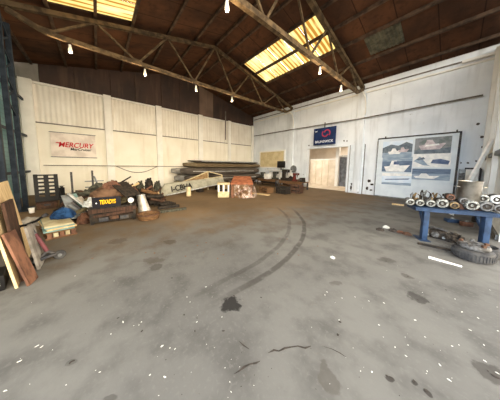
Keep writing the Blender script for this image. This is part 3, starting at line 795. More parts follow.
# ------------------------------------------------------------------ scrap heap along the left wall
def scrap():
    def lbl(o, l, c, g=None): return tag(o, l, c, g)
    # upright shelf frame far behind
    fr = Fr(atz(82, 206)); t = standing('shelf_frame', 'thin upright metal frame of two posts standing behind the scrap pile', 'frame', fr)
    for px in (71, 92):
        x, zt = fr.L(px, 172 if px < 80 else 170.5)
        MB().bar((x, 0, 0), (x, 0, zt), .06, .06).build('post', 'dark_steel', t)
    xa, xb = fr.L(71, 0)[0], fr.L(92, 0)[0]
    for py in (181.5, 187.5, 196): z = fr.L(82, py)[1]; MB().bar((xa, 0, z), (xb, 0, z), .035, .04).build('crossbar', 'grey_steel', t)
    # grey sheet metal offcuts leaning
    base = Fr(atz(74, 224))
    def strip(a, b, w, th, m, name, label, cat, back=(0, 0), grp=None):
        A, B = base.P(*a, back[0]), base.P(*b, back[1]); o = MB().bar(Vector((0, 0, 0)), B - A, w, th, bevel=.004)
        W = base.pos + Matrix.Rotation(base.rz, 3, 'Z') @ A
        ob = o.build(name, m, loc=W, rz=base.rz); return tag(ob, label, cat, grp)
    strip((68, 193.5), (85.5, 206.5), .07, .03, 'pale_metal', 'metal_strip', 'bright pale metal strip sloping down over the grey offcuts', 'strip', (.30, .05))
    strip((67, 195), (77, 218), .26, .02, 'grey_steel', 'sheet_offcut', 'grey sheet offcut leaning just right of the blue cloth', 'sheet', (.32, .0))
    strip((72, 194), (84, 214), .20, .02, 'teal_board', 'sheet_offcut', 'greenish sheet offcut leaning beneath the bright metal strip', 'sheet', (.42, .12))
    strip((68, 217), (97, 202.5), .12, .07, 'canvas_olive', 'wooden_beam', 'olive weathered beam slanting up to the right under the grey offcuts', 'beam', (-.04, .2))
    strip((66, 206), (89, 221.5), .14, .05, 'grey_steel', 'metal_channel', 'grey steel channel sloping down to the floor before the low bench', 'channel', (.1, -.02))
    strip((72, 202), (91, 216), .10, .05, 'dark_steel', 'metal_channel', 'dark steel channel sloping down just above the grey one', 'channel', (.2, .08))
    strip((79, 197), (90, 210), .16, .03, 'galv', 'sheet_offcut', 'pale galvanised offcut sloping down beside the black lettered panel', 'sheet', (.26, .12))
    strip((76, 196), (96, 199), .10, .06, 'wood_dark', 'wooden_beam', 'dark beam lying behind the bright sloping metal strip', 'beam', (.5, .45))
    strip((84, 191), (97, 194), .16, .1, 'engine_green', 'metal_block', 'greenish metal lump perched beside the black banner', 'metal part', (.55, .5))
    o = MB().heap(1.1, .8, .42, 4, .3).build('scrap_pile', 'engine_dark', loc=base.pos + base.d * .75 + base.r * .15, rz=base.rz); lbl(o, 'dark heap of scrap under the grey sheet offcuts', 'scrap pile')
    fr = Fr(atz(85, 224)); o = MB().heap(.30, .24, .28, 11, .3).build('sack', 'rust_red', loc=fr.pos + fr.d * .1, rz=fr.rz); lbl(o, 'small peach-coloured sack on the floor under the olive beam', 'sack')

    # long low workbench trolley with the black lettered banner
    A, B = atz(89, 226), atz(137, 219)
    fr = Fr((A + B) / 2); rz = math.atan2(B.y - A.y, B.x - A.x)
    L = (B - A).length
    rz = math.atan2((B - A).y, (B - A).x)
    t = thing('work_trolley', 'long dark low bench carrying the brown canvas heap', 'bench', (A + B) / 2, rz)
    D = .7
    MB().box((0, D / 2, .43), (L, D, .05), bevel=.006).build('top', 'engine_dark', t)
    MB().box((0, D / 2, .20), (L * .98, D * .9, .04)).build('shelf', 'wood_dark', t)
    MB().box((0, .0, .36), (L, .04, .1)).build('apron', 'wood_dark', t)
    for x in (-L / 2 + .06, L / 2 - .06):
        for y in (.06, D - .06): MB().box((x, y, .215), (.08, .08, .43)).build('leg', 'engine_dark', t)
    MB().box((0, .05, .19), (L - .16, .03, .3)).build('shade_panel', 'engine_dark', t)  # added dark sheet stands in for the shaded interior under the bench
    MB().bar((-L / 2 + .1, .0, .22), (L / 2 - .1, .0, .28), .04, .07).build('front_rail', 'wood_dark', t)
    for i in range(3): MB().box((-L / 2 + .3 + i * (L - .6) / 2, .0, .12 + .03 * (i % 2)), (.2, .06, .1), bevel=.01).build('handle_block', 'rust' if i % 2 else 'dark_steel', t)
    # banner
    frb = Fr(t.location - Matrix.Rotation(rz, 3, 'Z') @ Vector((0, .03, 0)))
    def onb(px, py):
        # point on the bench's front plane
        n = Vector((-math.sin(rz), math.cos(rz), 0)); d = ray(px, py); p0 = t.location + n * -.03
        tt = (p0 - EYE).dot(n) / d.dot(n); return EYE + d * tt
    a, b = onb(92, 204.5), onb(120.5, 196)
    u = Vector((math.cos(rz), math.sin(rz), 0)); w = (b - a).dot(u); z0, z1 = .455, max(.62, b.z); h = z1 - z0
    c = a + u * w / 2; c.z = (z0 + z1) / 2
    bn = thing('sign_panel', 'black panel with yellow lettering propped on the low dark bench', 'sign', c, rz)
    MB().box((0, .01, 0), (w, .04, h), bevel=.004).build('panel', 'banner_black', bn)
    ro = Matrix.Rotation(PI / 2, 4, 'X')
    text_mesh('TEXADYS', 'yellow_ink', bn, 'lettering', Matrix.Translation((.02, -.013, .01)) @ ro, w * .56, h * .44, .1, .03)
    text_mesh('.', 'white_ink', bn, 'lettering', Matrix.Translation((-w * .36, -.013, -.01)) @ ro, .03, .035)
    n = Vector((-u.y, u.x, 0))
    def onbench(px, back, z=.456): q = onb(px, 205); q = q + n * back; q.z = z; return q
    q = onbench(107, .42); cb = thing('canvas_heap', 'heap of brown canvas folded over boxes behind the yellow lettering', 'canvas', q, rz)
    MB().heap(.95, .55, .30, 21, .22, freq=2.2).build('lower_fold', 'canvas_olive', cb)
    MB().heap(.80, .46, .34, 22, .24, (.04, 0, .18), freq=2.4).build('middle_fold', 'canvas_brown', cb)
    MB().heap(.42, .30, .26, 23, .28, (.13, 0, .42), freq=2.4).build('upper_fold', 'rust_red', cb)
    q = onbench(91, .3, .456)
    o = MB().heap(.34, .3, .22, 31, .35).build('metal_scrap', 'pale_metal', loc=q, rz=rz); lbl(o, 'pale jumbled metal bits left of the black lettered panel', 'scrap')
    # dark sheet sloping down on the right
    A1, B1 = onb(119, 184) + n * .5, onb(134, 196) + n * .05
    o = MB().bar((0, 0, 0), B1 - A1, .5, .03, bevel=.004).build('dark_sheet', 'engine_dark', loc=A1); lbl(o, 'dark sheet sloping down right of the brown canvas heap', 'sheet')
    A1, B1 = onb(116, 186) + n * .4, onb(132, 200) - n * .0
    o = MB().bar((0, 0, 0), B1 - A1, .06, .05, bevel=.004).build('metal_bar', 'grey_steel', loc=A1); lbl(o, 'thin grey bar lying on the dark sloping sheet', 'bar')
    q = onb(130.5, 199.5) - n * .06
    hl = thing('round_lamp', 'small round white lamp at the right end of the low bench', 'lamp', q, rz)
    MB().lathe([(.0, -.06), (.05, -.055), (.085, -.02), (.09, .05), (.06, .10), (0, .11)], (0, 0, 0), (0, 1, 0), 20).build('housing', 'black_plastic', hl)
    MB().lathe([(0, -.012), (.05, -.01), (.07, 0), (.07, .01)], (0, -.055, 0), (0, 1, 0), 20).build('lens', 'white_plastic', hl)
    MB().bar((0, .03, -.06), (0, .03, -(q.z - .456)), .03, .03).build('bracket', 'dark_steel', hl)

    # galvanised bent sheet on the round tray
    fr = Fr(atz(149, 221))
    tr = standing('round_basin', 'shallow round brown basin on the floor in front of scrap', 'basin', fr)
    r = abs(fr.L(161, 220)[0] - fr.L(138, 221)[0]) / 2
    MB().lathe([(r * .7, 0), (r * .93, .02), (r, .13), (r * 1.05, .15), (r * 1.05, .17), (r * .98, .165), (r * .88, .06), (r * .6, .04), (0, .04)], (0, r * .8, 0), None, 36).build('bowl', 'wood_brown', tr)
    MB().tube([(r * 1.04 * math.cos(i * PI / 18), r * .8 + r * 1.04 * math.sin(i * PI / 18), .165) for i in range(37)], .018, 8).build('rim', 'rust', tr)
    frg = Fr(atz(146, 214)); g = standing('metal_funnel', 'tall pale galvanised funnel flaring to the right beside round basin', 'funnel', frg)
    tl, tr_, br, bl = frg.P(136.5, 196), frg.P(145, 195), frg.P(150.5, 213), frg.P(139.5, 214)
    c0, c1 = (tl + tr_) / 2, (bl + br) / 2; c1.z = .075; r0, r1 = (tr_ - tl).length / 2, (br - bl).length * .58
    MB().tube([c1, c1.lerp(c0, .25), c0.lerp(c1, .3), c0], [r1, r1 * .9, r0 * 1.05, r0], 20).build('cone', 'galv', g)
    MB().lathe([(r0 * .75, -.02), (r0 * 1.06, 0), (r0 * 1.06, .03), (r0 * .75, .03)], c0, None, 20).build('rim', 'pale_metal', g)
    # engines and scrap behind
    specs = [(132, 193, 8, 9, 'rust_red', 'rusty brown lump of scrap right above the galvanised funnel', 'pole'), (140.5, 190, 9.5, 9, 'engine_green', 'greenish engine behind the galvanised funnel, left of the dark engine', 'eng'),
             (149.5, 189, 9.5, 11, 'engine_dark', 'dark engine with upright cylinders behind the pile, left of the lettered wing', 'eng'), (158, 188, 8, 7, 'engine_green', 'small greenish engine tucked at the left tip of the lettered wing', 'eng')]
    for i, (px, py, w, h, m, l, kind) in enumerate(specs):
        f = Fr(atz(px, 205 - 1.5 * i)); a, zt = f.L(px - w / 2, py - h); b, _ = f.L(px + w / 2, py)
        ww = b - a; e = standing('scrap_engine', l, 'engine', f, 'old engines along the left wall')
        MB().box((0, .25, zt * .36), (ww * .9, .45, zt * .6), bevel=.05).build('block', m, e)
        MB().box((0, .25, zt * .04), (ww * .98, .5, zt * .08), bevel=.01).build('skid', 'wood_brown', e)
        MB().heap(ww * .95, .5, zt * .38, 200 + i, .3, (0, .25, zt * .56), 3).build('manifold', m, e)
        for q in (-.25, .2): MB().cyl((q * ww, .2, zt * .6), (q * ww * 1.1, .2, zt * (.92 + .08 * (q > 0))), ww * .11, seg=14).build('cylinder', 'engine_grey' if q < 0 else m, e)
        MB().tube([(-ww * .4, .02, zt * .3), (-ww * .2, -.05, zt * .5), (ww * .1, -.05, zt * .45), (ww * .42, .0, zt * .62)], .035, 8).build('pipe', 'rust', e)
        MB().lathe([(.02, -.03), (ww * .2, -.03), (ww * .2, .03), (.02, .03)], (ww * .1, 0, zt * .35), (0, 1, 0), 18).build('flywheel', 'grey_steel', e)
    # tubes and logs jutting right
    f = Fr(atz(150, 208))
    def stick(a, b, r, m, name, l, cat, back=(0, 0), g=None):
        A, B = f.P(*a, back[0]), f.P(*b, back[1])
        A.z = max(A.z, r + .002); B.z = max(B.z, r + .002)
        o = MB().cyl((0, 0, 0), B - A, r, r * .9, 12).build(name, m, loc=f.pos + Matrix.Rotation(f.rz, 3, 'Z') @ A, rz=f.rz); tag(o, l, cat, g)
    stick((133, 187), (140, 196), .06, 'rust_red', 'log', 'short reddish pole leaning on top of the galvanised funnel', 'pole', (.3, .1))
    stick((141, 190), (158, 194), .07, 'wood_brown', 'log', 'brown log pointing at the tip of the lettered wing', 'log', (.4, .5))
    stick((146, 197), (163, 196), .09, 'engine_dark', 'metal_pipe', 'dark pipe lying right of the galvanised funnel, upper one', 'pipe', (.3, .5))
    stick((148, 203), (160, 200), .10, 'engine_dark', 'metal_pipe', 'dark pipe lying right of the galvanised funnel, lower one', 'pipe', (.2, .5))
    stick((150, 199), (166, 202), .05, 'rust', 'metal_pipe', 'rusty thin pipe lying across the dark pipes', 'pipe', (.1, .3))
    o = MB().heap(.8, .45, .36, 14, .4, freq=3).build('scrap_pile', 'engine_dark', loc=f.pos + f.d * .75 + f.r * .1, rz=f.rz); lbl(o, 'low dark scrap heap between the funnel and lettered wing', 'scrap pile')
    for i, (px, py, w, d, h, m, l, rgh) in enumerate(((140, 207, .5, .5, .62, 'engine_dark', 'tall dark scrap lump hidden between funnel and low bench', .4), (158, 205, .5, .4, .42, 'rust', 'rusty scrap lump left of the lettered wing tip', .45),
            (126, 205, .8, .5, .78, 'wood_brown', 'brown scrap lump behind the round white lamp', .4), (165, 207, .7, .4, .16, 'engine_dark', 'flat dark scrap on the floor behind the planks', .5), (99, 214, 1.2, .6, .85, 'engine_green', 'greenish heap of metal behind the black lettered panel', .4),
            (84, 212, .9, .6, .62, 'rust', 'rusty heap of metal behind the pale sloping strip', .45))):
        f2 = Fr(atz(px, py)); o = MB().heap(w, d, h, 300 + i * 7, rgh, freq=3.4).build('scrap_lump', m, loc=f2.pos + f2.d * .3, rz=f2.rz); tag(o, l, 'scrap')
    for i, (a, b, r, m, l, bk) in enumerate((((120, 183), (131, 176.5), .03, 'engine_dark', 'thin dark rod sticking up above the dark sloping sheet', 1.2), ((126, 190), (139, 183), .05, 'wood_pale', 'pale stick poking up left of the funnel', .9), ((100, 190), (94, 176), .03, 'grey_steel', 'thin grey rod upright left of the brown canvas heap', 1.4),
            ((138, 196), (152, 186), .05, 'rust_red', 'reddish pipe slanting up to the right above the funnel', .7), ((144, 198), (159, 193), .06, 'wood_pale', 'pale wooden pole pointing at the wing above dark pipes', .6), ((76, 212), (90, 196), .05, 'dark_steel', 'dark rod slanting up between the grey offcuts', .3))):
        A, B = f.P(*a, bk), f.P(*b, bk + .1)
        o = MB().cyl((0, 0, 0), B - A, r, r * .9, 10).build('rod', m, loc=f.pos + Matrix.Rotation(f.rz, 3, 'Z') @ A, rz=f.rz); tag(o, l, 'rod')
    def plank(a, b, w, th, m, l, z0=0.0):
        A, B = atz(*a, z0), atz(*b, z0); A.z = B.z = z0 + th / 2
        o = MB().bar((0, 0, 0), B - A, w, th, bevel=.004).build('plank', m, loc=A); tag(o, l, 'plank', 'planks on the floor by the scrap')
    plank((152, 214), (186, 209.5), .12, .08, 'engine_green', 'long greenish plank on the floor, nearest the round basin')
    plank((158, 209.5), (179, 207), .14, .10, 'engine_dark', 'dark plank on the floor, middle of three by the scrap')
    plank((154, 206), (173, 204.5), .16, .10, 'engine_green', 'short plank on the floor, farthest of three by the scrap')
mk('galv', (196, 190, 180), (164, 156, 146), 6, rough=.4, metal=.35)
scrap()

# ------------------------------------------------------------------ far left: lettered wing, hull stack, crate
def far_left():
    A = atz(163, 197); B = atx(225, 183.2, -10.2)
    u = (B - A); Lh = Vector((u.x, u.y, 0)).length; rz = math.atan2(u.y, u.x); tilt = math.atan2(u.z, Lh); Ls = u.length
    t = thing('aircraft_wing', 'long grey-white wing panel with black registration letters, propped on the floor', 'wing', A, rz)
    n = 14; m = MB(); rings = []
    R_ = Matrix.Rotation(-tilt, 4, 'Y')
    for i in range(n + 1):
        s = i / n; hh = .62 * (1 - .30 * s) * (math.sqrt(max(0.0, 1 - (1 - min(1, s / .07)) ** 2)) * .6 + .4 if s < .07 else 1); th = .11 * (1 - .25 * s)
        rg = []
        for k in range(12):
            a = 2 * PI * k / 12
            rg.append(m.bm.verts.new(R_ @ Vector((s * Ls, th * math.cos(a) + .12 + hh * .16 * (1 + math.sin(a)), hh / 2 + hh / 2 * math.copysign(abs(math.sin(a)) ** .7, math.sin(a))))))
        rings.append(rg)
    for a, b in zip(rings, rings[1:]):
        for k in range(12): m.bm.faces.new((a[k], a[(k + 1) % 12], b[(k + 1) % 12], b[k]))
    m.bm.faces.new(rings[0][::-1]); m.bm.faces.new(rings[-1])
    m.build('skin', 'wing_skin', t)
    lt = R_ @ Matrix.Translation((Ls * .26, .045, .30)) @ Matrix.Rotation(math.radians(-14), 4, 'X') @ Matrix.Rotation(PI / 2, 4, 'X')
    text_mesh('I-CBHA', 'black_ink', t, 'lettering', lt, Ls * .29, .30, .1, .018, .012)
    MB().bar(R_ @ Vector((.2, .02, .04)), R_ @ Vector((Ls * .98, .0, .03)), .04, .05).build('edge_strip', 'pale_metal', t)
    rv = Matrix.Rotation(rz, 3, 'Z')
    for i, s in enumerate((.55, .9)):
        z = Ls * s * math.sin(tilt) - .03
        q = A + rv @ Vector((Lh * s, .2, 0)); q.z = 0
        tag(MB().box((0, 0, z / 2), (.3, .36, z), bevel=.01).build('support_block', 'engine_dark', loc=q, rz=rz), 'dark block propping up the lettered wing, ' + ('under its middle' if i == 0 else 'under its right end'), 'block')
    # tan canvas covered frame behind the wing
    f = Fr(A + rv @ Vector((Lh * .55, 1.3, 0))); c = standing('canvas_shelter', 'tan canvas sloping over a wooden frame behind the lettered wing', 'canvas cover', f)
    lo, mid, hi, rt = f.P(171, 187), f.P(196, 177), f.P(208, 171.5), f.P(222, 175)
    D = Vector((0, .7, 0))
    MB().ring([lo, hi, hi + D, lo + D], (0, 0, -.03)).build('slope_sheet', 'canvas_tan', c)
    MB().ring([hi, rt, rt + D, hi + D], (0, 0, -.03)).build('far_sheet', 'canvas_tan', c)
    MB().ring([lo + Vector((0, .06, -.05)), hi + Vector((0, .06, -.05)), Vector((hi.x, .06, .05)), Vector((lo.x, .06, .02))], (0, .03, 0)).build('side_sheet', 'canvas_tan', c)
    for a, b in ((hi, Vector((hi.x, 0, 0))), (rt, Vector((rt.x, 0, 0))), (hi, rt), (lo, hi), (f.P(204, 179), f.P(222, 176.5))):
        MB().bar(a, b, .06, .06).build('frame_bar', 'ivory', c)
    # bollard
    f = Fr(atz(188.8, 196.8)); b = standing('bollard', 'short cream bollard standing in front of the lettered wing', 'bollard', f)
    r = (f.L(191.3, 196)[0] - f.L(186.3, 196)[0]) / 2; zt = f.L(188.8, 186.6)[1]
    MB().lathe([(r, 0), (r * .98, .02), (r * .92, zt - .04), (r * .85, zt - .01), (0, zt)], seg=24).build('shaft', 'ivory', b)
    MB().lathe([(r * 1.08, 0), (r * 1.08, .03), (r, .04)], seg=24).build('foot', 'wood_brown', b)
    # white box with openings
    f = Fr(atz(223.5, 197.6)); b = standing('white_cabinet', 'small white cabinet with two dark openings left of the red crate', 'cabinet', f)
    x0, zt = f.L(217.8, 184); x1, zm = f.L(229.3, 192); W = x1 - x0
    MB().box(((x0 + x1) / 2, .3, zm / 2), (W, .55, zm), bevel=.01).build('body', 'ivory', b)
    for x in (x0 + .04, (x0 + x1) / 2, x1 - .04):
        for y in (.06, .54): MB().box((x, y, (zm + zt) / 2), (.08, .08, zt - zm)).build('post', 'white_paint', b)
    MB().box(((x0 + x1) / 2, .3, zt), (W + .06, .62, .09), bevel=.02).build('roof', 'ivory', b)
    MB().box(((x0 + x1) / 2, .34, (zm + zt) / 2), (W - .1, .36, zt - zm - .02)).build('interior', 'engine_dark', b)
    MB().box((x1 - .22, .1, zt - .16), (.2, .03, .2)).build('side_panel', 'brass', b)
    # crate
    f = Fr(atz(242, 198)); c = standing('crate', 'reddish-brown wooden crate draped in torn clear plastic', 'crate', f)
    x0, zt = f.L(231, 182); x1, _ = f.L(252.5, 184); tl, tr = f.P(235, 177.5, .9), f.P(248, 177, .9)
    zt = f.L(242, 184.5)[1]; W = x1 - x0; cx = (x0 + x1) / 2
    for i in range(5):
        z = .08 + (zt - .1) * i / 5
        MB().box((cx, .03, z + zt * .09), (W, .04, zt * .175)).build('front_plank', 'wood_brown', c)
        for x in (x0 + .02, x1 - .02): MB().box((x, .45, z + zt * .09), (.04, .8, zt * .175)).build('side_plank', 'wood_brown', c)
    for x in (x0 + .06, x1 - .06): MB().box((x, -.01, zt / 2), (.1, .04, zt)).build('batten', 'wood_red', c)
    MB().bar((x0 + .08, -.012, .1), (x1 - .08, -.012, zt - .08), .03, .09).build('brace', 'wood_red', c)
    MB().box((cx, .45, .04), (W, .88, .08)).build('bottom', 'wood_brown', c)
    zb = f.L(242, 177.5, .9)[1]
    MB().ring([(x0 - .03, -.04, zt), (x1 + .03, -.04, zt), (x1 - .06, .9, zb), (x0 + .1, .9, zb)], (0, .0, .07)).build('lid', 'crate_red', c)
    def film(u, v):
        a = (u - .5) * 1.5 * PI - PI / 2
        k = 1 + .34 * (1 - v) + .07 * math.sin(u * 31) * (1.2 - v)
        if math.cos(a) < 0: k = 1 + (k - 1) * .3
        return Vector((cx + math.cos(a) * (W * .56) * k, .42 + math.sin(a) * .52 * k, .01 + zt * .98 * v ** .8 + .03 * math.sin(u * 23)))
    m = MB().cloth(film, 64, 8, .003)
    for v in m.bm.verts: v.co.z = max(v.co.z, .006)
    m.build('plastic_wrap', 'clear_film', c)
    # long hulls stacked along the wall
    specs = [('hull_grey', -13.1, 4.1, 11.6, .62, .30, .28, 'hull_grey'), ('hull_dark', -12.45, 4.6, 11.9, .62, .30, .28, ''), ('hull_grey', -13.1, 3.9, 11.9, 1.16, .32, .26, ''), ('hull_dark', -12.44, 4.3, 11.6, 1.16, .30, .26, ''),
             ('hull_olive', -12.7, 4.6, 11.9, 1.62, .50, .20, ''), ('hull_dark', -12.75, 5.0, 11.6, 1.9, .62, .08, '')]
    labs = ['grey long hull at the bottom back of the stack by left wall', 'dark long hull at the bottom front of the stack by left wall', 'grey rounded long hull in the middle layer against the left wall',
            'dark long hull in the middle layer, front side of the stack', 'olive long hull lying second from top of the stack', 'dark flat hull lying upside down on top of the long stack']
    for (mn, x, ya, yb, z, hw, hh, _), l in zip(specs, labs):
        n = 18; m = MB(); rings = []
        for i in range(n + 1):
            s = i / n; k = min(1, (s / .10)) ** .5 * .7 + .3; k2 = min(1, ((1 - s) / .05)) ** .5 * .5 + .5; k *= k2
            rings.append([m.bm.verts.new((hw * k * math.cos(2 * PI * j / 14), (s - .5) * (yb - ya), hh * (.35 + .65 * k) * math.copysign(abs(math.sin(2 * PI * j / 14)) ** .75, math.sin(2 * PI * j / 14)) + hh * .25 * (1 - k))) for j in range(14)])
        for a, b in zip(rings, rings[1:]):
            for j in range(14): m.bm.faces.new((a[j], a[(j + 1) % 14], b[(j + 1) % 14], b[j]))
        m.bm.faces.new(rings[0][::-1]); m.bm.faces.new(rings[-1])
        o = thing('boat_hull', l, 'hull', (x, (ya + yb) / 2, z), 0, 'long hulls stacked by the left wall')
        m.build('shell', mn, o)
        for s in (-1, 1): MB().tube([(s * hw * .99, (q - .5) * (yb - ya) * .78, .01) for q in (0, .5, 1)], .025, 6).build('rail', 'pale_metal' if mn != 'hull_olive' else 'wood_brown', o)
    for i, y in enumerate((5.6, 8.2, 10.8)):
        tr = thing('trestle', 'low dark trestle under the stacked hulls, ' + ('nearest of three', 'middle of three', 'farthest of three')[i], 'trestle', (-12.7, y, 0), 0, 'trestles under the hulls')
        MB().box((0, 0, .29), (1.4, .14, .08)).build('beam', 'wood_dark', tr)
        for x in (-.55, .55): MB().box((x, 0, .125), (.1, .12, .25)).build('leg', 'wood_dark', tr)
    MB
    # things hanging over the near end
    f = Fr(atz(178, 190)); o = MB().heap(.5, .4, .45, 40, .3).build('tarp_bundle', 'canvas_olive', loc=f.pos + f.d * 1.2, rz=f.rz); tag(o, 'olive tarpaulin bundle at the near end of the hull stack', 'tarpaulin')
far_left()

# ------------------------------------------------------------------ work area below the boarded window
def back_benches():
    Yb = 10.6
    def bench(px0, px1, top_px, label, m, Y=Yb, D=.7):
        A, B = aty(px0, top_px, Y), aty(px1, top_px, Y); w = B.x - A.x; h = (A.z + B.z) / 2
        h = max(.55, h)
        t = thing('workbench', label, 'workbench', ((A.x + B.x) / 2, Y, 0))
        MB().box((0, D / 2, h - .03), (w, D, .06), bevel=.006).build('top', m, t)
        MB().box((0, D / 2, h * .32), (w * .96, D * .9, .04)).build('shelf', 'wood_brown', t)
        MB().box((0, .03, h - .13), (w * .96, .04, .14)).build('drawer_rail', 'wood_brown', t)
        for x in (-w / 2 + .05, w / 2 - .05):
            for y in (.05, D - .05): MB().box((x, y, h / 2 - .03), (.09, .09, h - .06)).build('leg', 'dark_steel', t)
        return t, w, h, D
    t1, w1, h1, D1 = bench(257, 276, 181.5, 'brown workbench in the far corner below the boarded window', 'wood_brown')
    t2, w2, h2, D2 = bench(278, 303, 182.5, 'cluttered workbench left of the doorway against the back wall', 'wood_brown', 10.5)
    def on(t, h, x, y): p = t.location.copy(); p.x += x; p.y += y; p.z = h; return p
    def lump(t, h, x, y, w, d, hh, m, label, cat, name, seed, rough=.35):
        o = MB().heap(w, d, hh, seed, rough, freq=2.5).build(name, m, loc=on(t, h, x, y)); tag(o, label, cat)
    def machine(t, h, x, y, w, hh, m, label, cat='machine', name='bench_machine'):
        o = thing(name, label, cat, on(t, h, x, y))
        MB().box((0, 0, hh * .12), (w, .3, hh * .24), bevel=.02).build('base', m, o)
        MB().box((-w * .2, .02, hh * .5), (w * .3, .22, hh * .8), bevel=.02).build('column', m, o)
        MB().box((w * .05, .0, hh * .86), (w * .85, .24, hh * .26), bevel=.03).build('head', m, o)
        MB().cyl((w * .3, 0, hh * .76), (w * .3, 0, hh * .45), .04, .02, 10).build('chuck', 'grey_steel', o)
        MB().tube([(w * .45, -.1, hh * .9), (w * .5, -.26, hh * .8), (w * .5, -.36, hh * .62)], .015, 6).build('lever', 'grey_steel', o)
        return o
    machine(t1, h1, -w1 * .34, .35, .5, .55, 'engine_green', 'greenish machine at the left end of the far corner bench')
    wb = thing('storage_box', 'white box standing on the far corner bench', 'box', on(t1, h1, -w1 * .05, .3))
    MB().box((0, 0, .19), (.5, .36, .38), bevel=.01).build('body', 'white_plastic', wb); MB().box((0, 0, .40), (.54, .4, .05), bevel=.01).build('lid', 'white_paint', wb)
    machine(t1, h1, w1 * .32, .35, .55, .62, 'engine_green', 'grey-green drill machine right of the white box')
    lump(t1, h1 * .32 + .04, 0, .3, w1 * .7, .5, .26, 'engine_dark', 'dark clutter filling the lower shelf of the corner bench', 'clutter', 'scrap_pile', 51)
    machine(t2, h2, -w2 * .30, .3, .7, .85, 'engine_dark', 'tall black machine on the cluttered bench below the monitor')
    lump(t2, h2, w2 * -.05, .3, .5, .4, .34, 'engine_dark', 'black engine lump left of the red machine on bench', 'engine', 'engine_part', 52)
    machine(t2, h2, w2 * .12, .32, .5, .6, 'red_machine', 'red machine in the middle of the cluttered bench')
    lump(t2, h2, w2 * .30, .3, .4, .4, .22, 'brass', 'brownish metal part at the right of the red machine', 'metal part', 'engine_part', 53)
    vb = thing('bench_vise', 'dark vise at the right end of the cluttered bench near doorway', 'vise', on(t2, h2, w2 * .43, .2))
    MB().box((0, 0, .05), (.24, .3, .1), bevel=.01).build('base', 'engine_dark', vb)
    MB().box((0, .05, .2), (.26, .12, .2), bevel=.02).build('fixed_jaw', 'engine_dark', vb); MB().box((0, -.14, .2), (.26, .1, .2), bevel=.02).build('moving_jaw', 'engine_dark', vb)
    MB().cyl((0, -.1, .17), (0, -.42, .17), .03, seg=10).build('screw', 'grey_steel', vb); MB().cyl((-.16, -.4, .17), (.16, -.4, .17), .014, seg=8).build('handle', 'grey_steel', vb)
    lump(t2, h2 * .32 + .04, -.1, .3, w2 * .7, .5, .3, 'rust', 'rusty clutter on the lower shelf of the cluttered bench', 'clutter', 'scrap_pile', 54)
    # things on the floor before the benches
    for i, (px, py, w, h, m, l) in enumerate(((266, 192.5, .8, .32, 'wood_brown', 'low brown crate on the floor before the corner bench'), (283, 193.5, .7, .42, 'engine_dark', 'dark open box on the floor under the tall black machine'), (297, 193, .55, .5, 'rust', 'rusty box on the floor near the doorway under the vise'))):
        p = atz(px, py); b = thing('floor_crate', l, 'crate', (p.x, p.y, 0), math.radians(8 * (i - 1)))
        for z in (.06, .5, .94): MB().box((0, -.24, h * z * .93 + .03), (w, .03, h * .26)).build('front_slat', m, b)
        for x in (-w / 2, w / 2): MB().box((x, 0, h / 2 + .01), (.03, .48, h)).build('side', m, b)
        MB().box((0, .24, h / 2 + .01), (w, .03, h)).build('rear', m, b); MB().box((0, 0, .015), (w, .48, .03)).build('bottom', m, b)
        MB().heap(w * .86, .4, h * .8, 60 + i, .3, (0, 0, .03)).build('contents', 'engine_dark' if i != 1 else 'engine_green', b)
    p = atz(258, 194); o = MB().box((0, 0, .02), (1.5, .28, .04), bevel=.005).build('plank', 'wood_pale', loc=(p.x, p.y, 0), rz=.2); tag(o, 'pale plank on the floor right of the plastic draped crate', 'plank')
    # monitor on a shelf under the window
    A, B = aty(277.5, 161.2, 11.7), aty(285, 167.8, 11.7)
    tv = thing('monitor', 'small black monitor in front of the boarded window', 'monitor', ((A.x + B.x) / 2, 11.7, B.z - .2))
    w, h = B.x - A.x, A.z - B.z
    MB().box((0, 0, .2 + h / 2), (w, .07, h), bevel=.01).build('casing', 'black_plastic', tv); MB().box((0, -.037, .2 + h / 2), (w * .92, .006, h * .86)).build('screen', 'screen_black', tv)
    MB().cyl((0, 0, .02), (0, 0, .2), .04, seg=10).build('stem', 'black_plastic', tv); MB().box((0, 0, .012), (.4, .22, .024)).build('foot', 'black_plastic', tv)
    zs = B.z - .2
    a, b = aty(268, 170, 11.7).x, aty(291, 170, 11.7).x
    sh = thing('wall_shelf', 'long pale shelf table beneath the boarded window', 'shelf', ((a + b) / 2, 11.72, 0))
    MB().box((0, 0, zs - .025), (b - a, .6, .05), bevel=.005).build('board', 'white_paint', sh)
    for x in (-1, 0, 1): MB().box((x * (b - a) * .46, .1, (zs - .05) / 2), (.07, .07, zs - .05)).build('leg', 'white_paint', sh)
    MB().box((0, .2, zs * .62), (b - a, .04, zs * .45)).build('back_panel', 'white_paint', sh)
    f = aty(291, 169, 11.6); fx = thing('wall_fan', 'small grey round fan on the wall right of the monitor', 'fan', (f.x, YB - .03, f.z))
    MB().lathe([(.05, 0), (.05, .18), (.27, .2), (.3, .24), (.27, .3), (.1, .31), (0, .31)], (0, 0, 0), (0, -1, 0), 24).build('guard', 'grey_steel', fx)
    MB().box((0, -.01, -.1), (.1, .02, .3)).build('bracket', 'pale_metal', fx)
mk('red_machine', (110, 50, 42), (80, 40, 34), 5, rough=.5)
back_benches()

